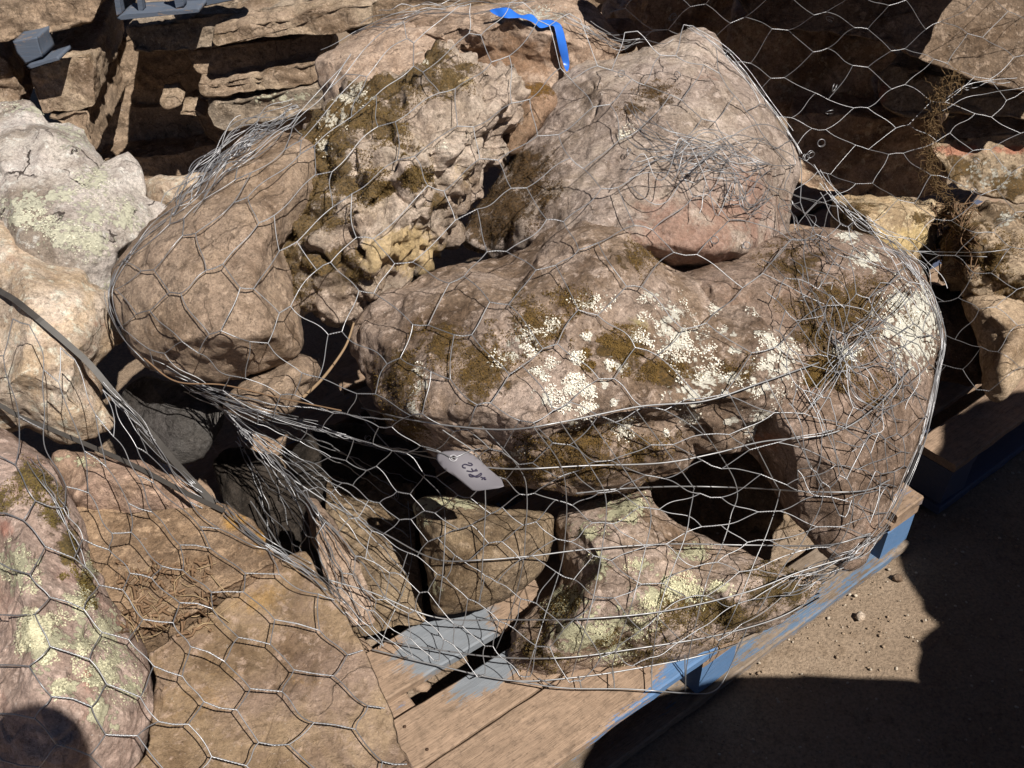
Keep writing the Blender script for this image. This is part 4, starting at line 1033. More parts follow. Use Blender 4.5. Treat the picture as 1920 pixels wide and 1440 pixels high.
def curve_grid(rows, vs, u, v):
    """point of a net sheet: rows of stations, smooth in both directions"""
    def cr(P, x):
        n = len(P); x = min(max(x, 0.0), n - 1 - 1e-9); i = int(x); t = x - i
        p1, p2 = P[i], P[i + 1]
        p0 = P[i - 1] if i else 2 * p1 - p2
        p3 = P[i + 2] if i + 2 < n else 2 * p2 - p1
        return 0.5 * ((2 * p1) + (p2 - p0) * t + (2 * p0 - 5 * p1 + 4 * p2 - p3) * t * t + (3 * p1 - p0 - 3 * p2 + p3) * t ** 3)
    x = np.interp(v, vs, np.arange(len(vs)))
    col = [cr(np.array(r, float), u * (len(r) - 1)) for r in rows]
    return cr(np.array(col), x)

def hexnet(rows, vs, ncol, bv, W, r=0.0011, clr=0.008, far=2.2, half=0.2, jit=0.07, keep=None, seed=1, slack=0.0, gap=0.0):
    R = np.random.default_rng(seed)
    vmax = vs[-1]
    node = {}
    for i in range(ncol + 1):
        for j in range(-1, int(vmax) + 2):
            v = j + 0.5 * (i % 2)
            if v < -1e-6 or v > vmax + 1e-6: continue
            dj = R.normal(0, jit, 2)
            hw = half * R.uniform(.8, 1.15); tl = R.normal(0, .05)
            for sgn in (-1, 1):
                u = np.clip((i + dj[0] + sgn * hw) / ncol, 0, 1); vv = np.clip(v + dj[1] + sgn * tl, 0, vmax)
                node[(i, j, sgn)] = curve_grid(rows, vs, u, vv)
    edges = []
    for (i, j, sgn) in node:
        if sgn == -1 and (i, j, 1) in node: edges.append(((i, j, -1), (i, j, 1), True))
        if sgn == 1:
            for jj in ((j - 1, j) if i % 2 == 0 else (j, j + 1)):
                if (i + 1, jj, -1) in node: edges.append(((i, j, 1), (i + 1, jj, -1), False))
    ids = {k_: n for n, k_ in enumerate(node)}
    pts = [node[k_] for k_ in node]
    chains, A, B = [], [], []
    for a, b, tw in edges:
        if gap and R.random() < gap: continue
        pa, pb = node[a], node[b]
        L = np.linalg.norm(pb - pa)
        if L < 3: continue
        m = 1 if tw else max(3, int(L / 9))
        nrm = np.array([-(pb - pa)[1], (pb - pa)[0]]) / L
        bow = R.normal(0, .035) * L; bow2 = R.normal(0, .02) * L
        ch = [ids[a]]
        for q in range(1, m + 1):
            f = q / (m + 1)
            ch.append(len(pts)); pts.append(pa + (pb - pa) * f + nrm * (bow * math.sin(math.pi * f) + bow2 * math.sin(2 * math.pi * f)))
        ch.append(ids[b])
        chains.append((ch, tw)); A += ch[:-1]; B += ch[1:]
    pts = np.array(pts); A, B = np.array(A), np.array(B)
    lim = hit_t(pts[:, 0], pts[:, 1], bv)
    miss = ~np.isfinite(lim)
    lim = np.where(miss, far, lim - clr * R.uniform(.3, 1.6, len(pts)))
    deg = np.bincount(A, minlength=len(pts)) + np.bincount(B, minlength=len(pts))
    t = np.minimum(lim, far)
    dg = np.maximum(deg, 1)
    for _ in range(900):
        s = np.bincount(A, t[B], len(pts)) + np.bincount(B, t[A], len(pts))
        av = np.where(deg >= 2, s / dg, t)
        t = np.minimum(lim, av - slack)
    P3 = at_t(pts[:, 0], pts[:, 1], t)
    for ch, tw in chains:
        q = P3[ch]
        if keep is not None and not all(keep(*pts[c]) for c in (ch[0], ch[-1])): continue
        Lw = np.linalg.norm(q[-1] - q[0])
        if tw and Lw > 0.008: W.twist(q, r * 0.86, max(3, round(Lw / 0.0045)))
        else: W.tube(q, r, 5)
    return pts, t

M_WIRE = metal_mat("galvanised_wire", (0.37, 0.37, 0.385), 0.36, .65)
M_WIRE2 = metal_mat("heavy_galvanised_wire", (0.36, 0.36, 0.37), 0.42, .75)

def curly(W, path, n, spread, bv, r=0.00075, clr=(0.004, 0.03), seed=1, wob=14, far=2.1, loops=False):
    """bunched or tangled loose wire along a line"""
    R = np.random.default_rng(seed)
    base = spline(path, 7)
    m = len(base); T = np.gradient(base, axis=0); T /= np.linalg.norm(T, axis=1, keepdims=True) + 1e-9
    Nn = np.stack([-T[:, 1], T[:, 0]], -1)
    for _ in range(n):
        a, b = sorted(R.uniform(0, 1, 2)); 
        if b - a < .35: a, b = max(0, a - .25), min(1, b + .25)
        i0, i1 = int(a * (m - 1)), max(int(b * (m - 1)), int(a * (m - 1)) + 5)
        i1 = min(i1, m - 1)
        if i1 - i0 < 4: continue
        x = np.linspace(0, 1, i1 - i0 + 1)
        off = R.normal(0, spread) + sum(R.normal(0, wob / (q + .6)) * np.sin(q * math.pi * x * R.uniform(.7, 1.7) + R.uniform(0, 6)) for q in range(1, 5))
        px = base[i0:i1 + 1] + Nn[i0:i1 + 1] * off[:, None]
        lim = hit_t(px[:, 0], px[:, 1], bv); lim = np.where(np.isfinite(lim), lim, far)
        c = R.uniform(*clr) + R.uniform(0, clr[1] * .6) * np.sin(x * R.uniform(2, 7) + R.uniform(0, 6)) ** 2
        t = np.minimum(lim, far)
        for _k in range(60): t[1:-1] = np.minimum(lim[1:-1], .5 * (t[:-2] + t[2:]))
        P3 = at_t(px[:, 0], px[:, 1], t - c)
        if R.random() < .35:            # a strand that is still twisted in places, bent where the cells were
            q = 0
            while q < len(P3) - 4:
                sl_ = int(R.integers(4, 8)); seg = P3[q:q + sl_ + 1]
                if R.random() < .5 and len(seg) > 3: W.twist(seg, r * .9, max(3, 2 * len(seg)))
                else: W.tube(seg, r, 5)
                q += sl_
        else:
            W.tube(P3, r * R.uniform(.85, 1.1), 5)

def ring_loop(W, x, y, t, rad, r=0.0008, seed=0):
    R = np.random.default_rng(seed)
    c = at_t(np.array(float(x)), np.array(float(y)), np.array(t))
    a = np.linspace(0, 2 * math.pi * 1.3, 22)
    ax1 = R.normal(0, 1, 3); ax1 /= np.linalg.norm(ax1); ax2 = np.cross(ax1, R.normal(0, 1, 3)); ax2 /= np.linalg.norm(ax2)
    P = c + rad * (np.cos(a)[:, None] * ax1 + np.sin(a)[:, None] * ax2) + np.outer(np.linspace(-1, 1, 22), np.cross(ax1, ax2)) * rad * .5
    W.tube(P, r, 5)

# --- the main net
rowsM = [
 [(560, 262), (690, 66), (850, 14), (1000, 0), (1150, 60), (1300, 46), (1400, 130)],
 [(400, 325), (560, 250), (740, 165), (950, 165), (1150, 200), (1345, 165), (1490, 255)],
 [(240, 465), (430, 395), (640, 345), (860, 325), (1100, 325), (1330, 325), (1500, 330)],
 [(203, 555), (385, 555), (580, 515), (800, 485), (1050, 465), (1300, 495), (1650, 440)],
 [(222, 625), (420, 680), (620, 660), (830, 618), (1060, 605), (1330, 635), (1755, 590)],
 [(300, 710), (480, 765), (680, 765), (880, 750), (1080, 730), (1350, 770), (1745, 715)],
 [(400, 760), (560, 845), (730, 850), (900, 868), (1080, 850), (1350, 862), (1705, 880)],
 [(430, 800), (600, 930), (740, 960), (900, 970), (1080, 960), (1350, 970), (1660, 970)],
 [(520, 1010), (645, 1080), (770, 1080), (900, 1090), (1080, 1095), (1330, 1090), (1605, 1045)],
 [(690, 1200), (760, 1230), (850, 1258), (960, 1280), (1100, 1275), (1290, 1228), (1550, 1085)]]
vsM = [0, 1.35, 2.7, 4.1, 5.25, 6.3, 7.9, 9.7, 11.6, 13.6]
netM = empty("wire_net", at_z(np.array(1100.), np.array(1250.), .146), "galvanised chicken wire net wrapped round the boulders on the main pallet", "wire net", "wire nets round the stone")
W = Wires()
ptsM, tM = hexnet(rowsM, vsM, 17, BV_MAIN, W, r=0.00082, clr=0.010, far=2.2, half=.2, seed=5)
# a second, bunched layer of mesh over the right end
rowsE = [[(1500, 300), (1560, 370), (1640, 430), (1720, 500)], [(1430, 470), (1540, 520), (1650, 560), (1760, 620)], [(1450, 600), (1540, 660), (1650, 700), (1750, 740)], [(1480, 760), (1560, 820), (1640, 850), (1700, 890)], [(1500, 920), (1560, 960), (1620, 980), (1655, 990)]]
hexnet(rowsE, [0, 2, 4, 6, 7.5], 7, BV_MAIN, W, r=0.00085, clr=0.022, far=1.86, half=.22, jit=.16, seed=8, gap=.06)
W.build("hex_mesh", M_WIRE, netM)["kind"] = "stuff"
W = Wires()
curly(W, [(1180, 290), (1250, 300), (1330, 290), (1420, 300), (1480, 330)], 17, 20, BV_MAIN, r=.0008, clr=(.01, .07), seed=3, wob=40)
curly(W, [(1170, 200), (1230, 250), (1300, 270), (1420, 310)], 9, 10, BV_MAIN, clr=(.006, .04), seed=4, wob=16)
curly(W, [(1330, 300), (1360, 340), (1400, 380), (1460, 380)], 10, 16, BV_MAIN, clr=(.01, .05), seed=14, wob=18)
curly(W, [(560, 200), (500, 240), (430, 285), (370, 345), (320, 400)], 34, 13, BV_MAIN, clr=(.003, .02), seed=5, wob=13, far=1.86)
curly(W, [(330, 390), (270, 440), (225, 500), (203, 555), (225, 620), (290, 700)], 7, 2.5, BV_MAIN, clr=(.003, .012), seed=6, wob=3, far=1.78)
curly(W, [(600, 90), (680, 55), (780, 22), (900, 8), (1010, 0)], 9, 8, BV_MAIN, clr=(.003, .03), seed=7, wob=12, far=2.2)
curly(W, [(1020, 25), (1080, 45), (1150, 80), (1200, 75), (1260, 60)], 8, 5, BV_MAIN, clr=(.004, .03), seed=17, wob=9, far=2.15)
curly(W, [(1290, 50), (1370, 105), (1430, 180), (1490, 265), (1508, 300)], 6, 2.5, BV_MAIN, clr=(.003, .012), seed=18, wob=3, far=2.02)
curly(W, [(1500, 300), (1550, 370), (1620, 435), (1700, 492), (1748, 560)], 13, 12, BV_MAIN, clr=(.004, .03), seed=9, wob=9, far=1.88)
curly(W, [(1470, 370), (1520, 430), (1560, 480), (1600, 520)], 8, 16, BV_MAIN, clr=(.01, .04), seed=19, wob=14, far=1.9)
curly(W, [(1680, 470), (1740, 545), (1766, 630), (1756, 700), (1735, 800), (1700, 900), (1655, 985), (1600, 1045)], 15, 3.5, BV_MAIN, clr=(.003, .016), seed=10, wob=4, far=1.84)
curly(W, [(1700, 520), (1640, 600), (1570, 680), (1520, 760), (1470, 830)], 8, 14, BV_MAIN, clr=(.01, .035), seed=11, wob=14)
curly(W, [(1480, 480), (1540, 560), (1570, 640), (1620, 730), (1690, 800)], 9, 16, BV_MAIN, clr=(.01, .035), seed=12, wob=18)
curly(W, [(1600, 600), (1660, 640), (1700, 720), (1660, 800), (1600, 860)], 7, 14, BV_MAIN, clr=(.01, .03), seed=22, wob=18)
curly(W, [(1660, 985), (1600, 1040), (1530, 1080), (1460, 1110)], 14, 8, BV_MAIN, clr=(.003, .02), seed=13, wob=9, far=1.8)
for q, (x, y) in enumerate([(1165, 138), (1178, 285), (1268, 285), (1270, 140), (1395, 300), (1420, 310), (1505, 560), (1570, 640), (1512, 295), (1340, 450), (690, 822), (744, 930), (1300, 325), (1360, 370), (1555, 485), (1675, 690), (1400, 460)]):
    tt = hit_t(np.array([x]), np.array([y]), BV_MAIN)[0]
    ring_loop(W, x, y, (tt if np.isfinite(tt) else 1.95) - .018, .0065, seed=q)
W.build("loose_wire", M_WIRE, netM)["kind"] = "stuff"
# long heavy strands of the second mesh, one by one
H = [[(678, 765), (760, 785), (860, 800), (960, 805), (1060, 790), (1200, 762), (1320, 752), (1420, 720), (1535, 680)],
     [(560, 790), (700, 832), (830, 862), (950, 879), (1100, 873), (1240, 868), (1340, 850), (1430, 828), (1560, 812), (1640, 765), (1710, 690)],
     [(1080, 925), (1170, 916), (1280, 912), (1400, 915), (1520, 922), (1620, 920), (1668, 900)],
     [(520, 880), (620, 945), (720, 1000), (815, 1048), (900, 1050), (1000, 1042), (1100, 1030), (1250, 1020), (1400, 1022), (1550, 1022), (1632, 1000)],
     [(470, 940), (560, 1060), (700, 1112), (820, 1158), (960, 1162), (1100, 1160), (1250, 1145), (1400, 1110), (1500, 1072), (1600, 1042)],
     [(690, 1196), (800, 1215), (930, 1232), (1060, 1233), (1200, 1215), (1340, 1192), (1460, 1158), (1545, 1110)],
     [(698, 1218), (830, 1250), (960, 1276), (1080, 1270), (1200, 1252), (1330, 1225), (1450, 1180), (1545, 1118)]]
for hh in H:
    w = Wires(); p = spline(hh, 8)
    t = drape(p, BV_MAIN, .016, 400, far=1.75)
    w.tube(at_t(p[:, 0], p[:, 1], t), .00125, 6)
    w.build("heavy_strand", M_WIRE2, netM)
VV = [[(765, 940), (770, 1010), (772, 1050), (755, 1110), (728, 1170), (712, 1215)],
      [(672, 775), (731, 840), (800, 900), (832, 945), (832, 1050), (822, 1140)],
      [(830, 806), (900, 860), (910, 930), (908, 1000), (905, 1050), (900, 1130)],
      [(905, 800), (975, 880), (988, 930), (985, 1000), (980, 1060), (960, 1140), (925, 1230)],
      [(1000, 800), (1050, 870), (1062, 935), (1060, 1000), (1052, 1060), (1020, 1160), (985, 1272)],
      [(1050, 790), (1110, 880), (1136, 935), (1130, 1020), (1110, 1130), (1072, 1268)],
      [(1100, 779), (1184, 900), (1220, 960), (1205, 1050), (1185, 1130), (1150, 1240), (1152, 1284)],
      [(1187, 761), (1290, 900), (1300, 920), (1293, 964), (1284, 1008), (1240, 1130), (1220, 1262)],
      [(1279, 750), (1377, 900), (1370, 968), (1355, 1019), (1325, 1090), (1290, 1235), (1285, 1300)],
      [(1362, 728), (1450, 900), (1461, 925), (1439, 997), (1417, 1048), (1380, 1140), (1330, 1240)],
      [(1435, 710), (1534, 900), (1543, 925), (1534, 960), (1501, 1022), (1472, 1059), (1420, 1150)],
      [(1500, 690), (1575, 870), (1600, 930), (1590, 990), (1560, 1040), (1520, 1090)]]
for hh in VV:
    w = Wires(); p = spline(hh, 8)
    t = drape(p, BV_MAIN, .017, 400, far=1.75)
    w.tube(at_t(p[:, 0], p[:, 1], t), .0009, 6)
    w.build("upright_strand", M_WIRE2, netM)
# the hem of the mesh sticking out over the deck
w = Wires()
hem = spline([(960, 1276), (1060, 1290), (1180, 1292), (1290, 1300), (1335, 1298), (1360, 1270), (1400, 1180)], 8)
w.tube(at_t(hem[:, 0], hem[:, 1], drape(hem, BV_MAIN, .03, 200, far=1.7)), .0012, 5)
for a, b in (((1085, 1268), (1090, 1291)), ((1010, 1272), (1040, 1288)), ((1150, 1258), (1152, 1292)), ((1222, 1246), (1222, 1296)), ((1284, 1228), (1285, 1299))):
    p = spline([a, b], 8); w.tube(at_t(p[:, 0], p[:, 1], drape(p, BV_MAIN, .022, 50, far=1.7)), .0011, 5)
w.build("hem_wire", M_WIRE2, netM)
# gathered fan at the left of the net
w = Wires(); R = np.random.default_rng(44)
st = spline([(330, 712), (385, 745), (415, 765), (440, 790), (445, 830)], 2)
en = spline([(500, 1010), (530, 1040), (600, 1088), (655, 1135), (705, 1185), (755, 1120), (772, 1030), (775, 940), (790, 880), (800, 830), (760, 790)], 4)
NFAN = 19
for q in range(NFAN):
    f = q / (NFAN - 1)
    a = st[int((1 - f) * (len(st) - 1))]; b = en[int(np.clip(f + R.normal(0, .02), 0, 1) * (len(en) - 1))]
    mid = a * .5 + b * .5 + np.array([18, -22]) * (1 - abs(2 * f - .6)) + R.normal(0, 8, 2)
    p = spline([a, mid, b], 9)
    zz = np.cumsum(R.normal(0, 1.4, len(p))); p[:, 1] += zz - np.linspace(zz[0], zz[-1], len(p)); p[:, 0] += 1.6 * np.sin(np.arange(len(p)) * 1.3 + q)
    t = drape(p, BV_MAIN, .008, 300, far=1.72)
    if q % 2: w.tube(at_t(p[:, 0], p[:, 1], t), .0009, 5)
    else:
        P3 = at_t(p[:, 0], p[:, 1], t)
        for s0 in range(0, len(P3) - 3, 3): w.twist(P3[s0:s0 + 4], .0008, 7)
curly(w, [(280, 690), (340, 716), (400, 742), (480, 770), (580, 795), (690, 830)], 7, 9, BV_MAIN, clr=(.004, .012), seed=45, wob=5, far=1.72)
w.build("gathered_wire", M_WIRE, netM)["kind"] = "stuff"

# --- the left net
rowsL = [
 [(-80, 545), (40, 600), (130, 665), (200, 735), (262, 800)],
 [(-80, 680), (50, 735), (160, 800), (250, 860), (335, 915)],
 [(-80, 810), (70, 865), (200, 925), (320, 965), (440, 990)],
 [(-80, 930), (100, 975), (240, 1030), (390, 1060), (575, 1060)],
 [(-80, 1050), (120, 1095), (290, 1130), (460, 1165), (668, 1195)],
 [(-80, 1180), (130, 1225), (310, 1262), (500, 1300), (722, 1330)],
 [(-80, 1320), (140, 1365), (330, 1405), (530, 1445), (780, 1480)],
 [(-80, 1450), (150, 1490), (340, 1530), (550, 1570), (820, 1610)]]
netL = empty("wire_net", at_t(np.array(330.), np.array(1100.), np.array(1.5)), "wide meshed wire net pulled over the slabs and boulders at the lower left", "wire net", "wire nets round the stone")
W = Wires()
hexnet(rowsL, [0, .7, 1.4, 2.3, 3.6, 5.0, 6.5, 8.0], 8, BV_LEFT, W, r=0.00086, clr=0.012, far=1.75, half=.33, jit=.04, seed=21)
W.build("hex_mesh", M_WIRE, netL)["kind"] = "stuff"
W = Wires()
curly(W, [(160, 680), (215, 745), (280, 815), (340, 890), (395, 940)], 9, 6, BV_LEFT, clr=(.006, .02), seed=23, wob=6, far=1.72)
curly(W, [(395, 930), (450, 985), (515, 1035), (580, 1075), (650, 1140), (700, 1200)], 9, 5, BV_LEFT, clr=(.004, .014), seed=24, wob=6, far=1.66)
curly(W, [(60, 860), (110, 940), (150, 1020), (180, 1090), (230, 1150)], 4, 8, BV_LEFT, clr=(.004, .012), seed=25, wob=6, far=1.6)
W.build("loose_wire", M_WIRE, netL)["kind"] = "stuff"

# --- the net over the right stack
netR = empty("wire_net", at_t(np.array(1750.), np.array(800.), np.array(2.1)), "large meshed wire net hanging over the shaded stones at the right", "wire net", "wire nets round the stone")
rowsR = [[(1080 + 150 * a + 4 * b, -80 + 150 * b - 14 * a) for a in range(7)] for b in range(7)]
W = Wires()
hexnet(rowsR, [2.05 * b for b in range(7)], 12, BV_RIGHT, W, r=0.00066, clr=0.03, far=2.22, half=.19, jit=.06, seed=31,
       keep=lambda x, y: (y < 60 + (x - 1120) * 1.6 if x < 1300 else True) and y < 820 - max(0, x - 1760) * .6 and x > 1110)
curly(W, [(1560, 470), (1700, 470), (1820, 480), (1920, 470)], 2, 3, BV_RIGHT, clr=(.02, .04), seed=33, wob=8, far=2.2)
curly(W, [(1760, 195), (1820, 165), (1900, 150), (1960, 130)], 3, 6, BV_RIGHT, clr=(.02, .04), seed=34, wob=6, far=2.2)
for q, (x, y) in enumerate([(1520, 290), (1555, 36), (1565, 165), (1555, 210), (1540, 268), (1830, 302), (1826, 357), (1815, 162), (1262, 32)]):
    ring_loop(W, x, y, 2.15, .008, seed=60 + q)
W.build("hex_mesh", M_WIRE, netR)["kind"] = "stuff"

# ------------------------------------------------------------------ straps, tape, tag
M_STRAP = plain_mat("black_strap", (0.045, 0.04, 0.036), 0.55, 0.4, .3)
def strap(path, lab, wpx, ends, far, clr, bv):
    p = spline(path, 8)
    t = drape(p, bv, clr, 400, far=far)
    P = at_t(p[:, 0], p[:, 1], t)
    T = np.gradient(P, axis=0); T /= np.linalg.norm(T, axis=1, keepdims=True)
    up = np.array([.1, -.35, .93]); S = np.cross(T, up); S /= np.linalg.norm(S, axis=1, keepdims=True); N = np.cross(S, T)
    hw = wpx / 2; th = .0009
    V = np.stack([P - S * hw - N * th, P + S * hw - N * th, P + S * hw + N * th, P - S * hw + N * th], 1).reshape(-1, 3)
    F = fan_quads(len(P), 4)
    n = len(V)
    Fl = F.tolist() + [[0, 1, 2, 3], [n - 1, n - 2, n - 3, n - 4]]
    return tag(mesh_obj("strap", V, Fl, M_STRAP, smooth=False), lab, "strap", "black straps over the left stones")
strap([(-60, 505), (0, 546), (27, 562), (78, 603), (128, 646), (168, 683), (218, 742), (272, 800), (340, 880), (402, 945)], "black plastic strap crossing the pale orange boulder, the upper one", .011, None, 1.75, .012, BV_LEFT)
strap([(-60, 728), (0, 760), (39, 782), (93, 804), (175, 839), (253, 874), (350, 925), (420, 958)], "black plastic strap over the mauve and rosy stones, the lower one", .008, None, 1.7, .012, BV_LEFT)

k = NT("blue_tape"); v = k.coord(3)
f = k.noise(v, 30, 3); k.l(k.mix(f, (0.012, 0.085, 0.42), (0.03, 0.16, 0.60)), k.b.inputs["Base Color"])
k.b.inputs["Roughness"].default_value = 0.35
M_TAPE = k.m
CS = [((1250, 58), (1258, 66)), ((1268, 46), (1305, 96)), ((1320, 40), (1340, 104)), ((1366, 34), (1372, 106)), ((1402, 74), (1420, 100)), ((1442, 88), (1446, 104)), ((1470, 72), (1492, 122)), ((1504, 78), (1520, 142)), ((1524, 116), (1534, 162)), ((1560, 108), (1566, 158)), ((1604, 106), (1588, 148)), ((1650, 128), (1606, 142))]
Vt = []
cx_ = np.array([[(500 + q[0] / 3, q[1] / 3) for q in c_] for c_ in CS])
tb = np.minimum(hit_t(cx_[:, 0, 0], cx_[:, 0, 1], BV_MAIN), hit_t(cx_[:, 1, 0], cx_[:, 1, 1], BV_MAIN))
tb = np.where(np.isfinite(tb), tb, 2.0)
tb = np.minimum(np.minimum(np.roll(tb, 1), np.roll(tb, -1)), tb); tb = np.convolve(np.pad(tb, 2, 'edge'), np.ones(5) / 5, 'valid')
tb = tb - .014 + 0.006 * np.sin(np.arange(len(CS)) * 2.1)
for (a, b), t in zip(CS, tb):
    for q, dt in ((a, .006), (b, -.006)):
        Vt.append(at_t(np.array(500 + q[0] / 3), np.array(q[1] / 3), np.array(t + dt)))
ytail = Vt[-1][1] - .012
for a, b in (((1664, 146), (1618, 150)), ((1680, 200), (1628, 205)), ((1692, 260), (1638, 262)), ((1702, 320), (1652, 318)), ((1706, 366), (1668, 362)), ((1700, 390), (1688, 416))):
    for q, dy in ((a, .01), (b, -.008)):
        qx, qy = np.array([500 + q[0] / 3]), np.array([q[1] / 3])
        pt = at_plane(qx, qy, (0, ytail + dy, 0), np.array([0, -1.0, 0.05]))[0]
        tp = (pt[1] / rays(qx, qy)[0, 1]); th = hit_t(qx, qy, BV_MAIN)[0]
        Vt.append(at_t(qx, qy, np.array([min(tp, th - .02)]))[0])
Vt = np.array(Vt); m = len(Vt) // 2
Fr = [(2 * i, 2 * i + 1, 2 * i + 3, 2 * i + 2) for i in range(m - 1)]
tape = mesh_obj("marking_tape", Vt, Fr, M_TAPE)
mod = tape.modifiers.new("solid", 'SOLIDIFY'); mod.thickness = .0006
mod = tape.modifiers.new("sub", 'SUBSURF'); mod.levels = 2; mod.render_levels = 2
tag(tape, "twisted blue plastic tape tied to the top of the main net", "tape")

Z0 = lambda p: np.array([780 + p[0] / 8.727, 820 + p[1] / 8.727])
sel_ = (ptsM[:, 0] > 815) & (ptsM[:, 0] < 950) & (ptsM[:, 1] > 840) & (ptsM[:, 1] < 925)
TT = float(min(tM[sel_].min(), hit_t(np.array([880.]), np.array([885.]), BV_MAIN)[0] - .03)) - .012
tout = [Z0(p) for p in [(340, 290), (370, 255), (480, 225), (620, 216), (760, 218), (900, 260), (1010, 340), (1100, 425), (1200, 520), (1300, 605), (1400, 690), (1440, 800), (1360, 830), (1180, 855), (1000, 880), (920, 870), (780, 755), (640, 640), (480, 540), (370, 420), (330, 360)]]
hole = [Z0((608 + 42 * math.cos(a), 335 + 34 * math.sin(a))) for a in np.linspace(0, 2 * math.pi, 12, endpoint=False)]
def tag_pt(p, lift=0.0):
    x, y = p
    a = ((x - 880) * .83 + (y - 884) * .56) / 60; b = (-(x - 880) * .56 + (y - 884) * .83) / 30
    t = TT - .012 * a + .010 * b * b - .010 * (y - 884) / 40 + .004 * math.sin(a * 3)
    return at_t(np.array(x), np.array(y), np.array(t - lift))
inner = [Z0((x, y)) for x in range(380, 1440, 70) for y in range(250, 880, 60)]
pts = [Vector(p) for p in tout] + [Vector(p) for p in hole] + [Vector(p) for p in inner]
no, nh = len(tout), len(hole)
con = [(i, (i + 1) % no) for i in range(no)] + [(no + i, no + (i + 1) % nh) for i in range(nh)]
vv, _, ff, _, _, _ = delaunay_2d_cdt(pts, con, [], 1, 1e-4)
hc = Z0((608, 335))
ff = [f for f in ff if np.linalg.norm(np.mean([vv[i][:] for i in f], 0) - hc) > 3.6]
M_TAG = plain_mat("tag_card", (0.16, 0.15, 0.165), 0.45, 0.4, .06, 20)
lab = mesh_obj("price_tag", np.array([tag_pt(tuple(q)) for q in vv]), [tuple(f) for f in ff], M_TAG)
mod = lab.modifiers.new("solid", 'SOLIDIFY'); mod.thickness = .0005; mod.offset = 0
tag(lab, "white paper tag with handwritten 2485 on the front of the main net", "tag")
M_INK = plain_mat("ink", (0.03, 0.025, 0.05), 0.6, .2, .2)
for st_ in ([(852, 418), (905, 430), (922, 452), (885, 462), (805, 442), (764, 460), (772, 492), (815, 504)],
            [(908, 508), (940, 548), (1012, 546)], [(992, 520), (925, 560), (830, 548)],
            [(868, 600), (890, 640), (950, 642), (1010, 622), (1062, 588), (1072, 608), (1030, 642), (990, 650), (940, 628), (880, 602)],
            [(1060, 650), (1098, 668), (1078, 694)], [(1085, 668), (1130, 660), (1120, 688), (1152, 688)]):
    w = Wires(); p = spline([Z0(q) for q in st_], 1.0)
    w.tube(np.array([tag_pt(q, .0007) for q in p]), .0010, 4)
    w.build("ink_stroke", M_INK, lab)
w = Wires(); w.tube(np.array([tag_pt(Z0((608 + 62 * math.cos(a), 340 + 50 * math.sin(a))), .0006) for a in np.linspace(0, 2 * math.pi, 20)]), .0009, 5)
w.build("reinforcement_ring", plain_mat("ring_grey", (0.35, 0.34, 0.36), .5), lab)
w = Wires(); p = spline([(800, 842), (830, 850), (850, 858), (880, 846), (905, 840)], 4); w.tube(np.array([tag_pt(q, .002) for q in p]), .0010, 5); w.build("tie_wire", M_WIRE, lab)

# ------------------------------------------------------------------ litter, moss and twigs
def sticks(name, mat, n, box, bv, L, r, lab, seed, clr=.002, curl=.12):
    R = np.random.default_rng(seed); w = Wires()
    for _ in range(n):
        x, y = R.uniform(box[0], box[2]), R.uniform(box[1], box[3]); a = R.uniform(0, math.pi); l = R.uniform(*L)
        c = np.clip(R.normal(0, curl), -.3, .3) * l
        d = np.array([math.cos(a), math.sin(a)]); nn = np.array([-d[1], d[0]])
        p = spline([np.array([x, y]) - d * l / 2, np.array([x, y]) + nn * c, np.array([x, y]) + d * l / 2], 5)
        t = drape(p, bv, clr + R.uniform(0, .006), 30, far=2.3)
        w.tube(at_t(p[:, 0], p[:, 1], t), R.uniform(*r), 4)
    return tag(w.build(name, mat), lab, None, None, "stuff")
M_STRAW = plain_mat("straw", (0.33, 0.24, 0.14), .8, .2, .5, 40)
M_BARK = plain_mat("bark", (0.16, 0.10, 0.06), .9, .1, .5, 60)
sticks("dry_litter", M_STRAW, 34, (225, 1060, 420, 1190), BV_LEFT, (14, 70), (.0004, .0009), "dry straw lodged between the slabs in the left net", 70)
sticks("bark_litter", M_BARK, 150, (220, 1050, 400, 1190), BV_LEFT, (4, 26), (.0008, .0032), "bits of dark bark lodged between the slabs in the left net", 71)
sticks("moss_fibres", M_BARK, 130, (1755, 370, 1830, 520), BV_RIGHT, (10, 50), (.0007, .0016), "dry moss fibres clinging to the mossy boulder at the right", 72, .006)
R = np.random.default_rng(73); w = Wires()
for _ in range(330):
    f = R.uniform(0, 1)
    base = np.array([np.interp(f, [0, .2, .4, .6, .8, 1], [1800, 1762, 1745, 1748, 1770, 1800]), np.interp(f, [0, .2, .4, .6, .8, 1], [130, 175, 250, 320, 380, 480])])
    p = base + R.normal(0, 8, 2); a = R.uniform(0, 2 * math.pi); q = [p]
    for s_ in range(R.integers(3, 7)):
        a += R.normal(0, .9); p = p + R.uniform(4, 9) * np.array([math.cos(a), math.sin(a)]) + np.array([0, 1.5]); q.append(p)
    q = spline(q, 3)
    t = 2.13 + R.normal(0, .02) + .02 * np.sin(np.linspace(0, R.uniform(1, 5), len(q)))
    w.tube(at_t(q[:, 0], q[:, 1], t), R.uniform(.0003, .0012) * np.linspace(1, .4, len(q)), 4)
tag(w.build("hanging_moss", plain_mat("dead_moss", (0.14, 0.09, 0.045), .95, .1, .6, 60)), "dead brown moss hanging in the right net", None, None, "stuff")
def stick_thing(name, mat, path, t0, t1, r0, r1, lab):
    w = Wires(); p = spline(path, 7); m = len(p)
    w.tube(at_t(p[:, 0], p[:, 1], np.linspace(t0, t1, m)), np.linspace(r0, r1, m), 7)
    tag(w.build(name, mat), lab, "twig")
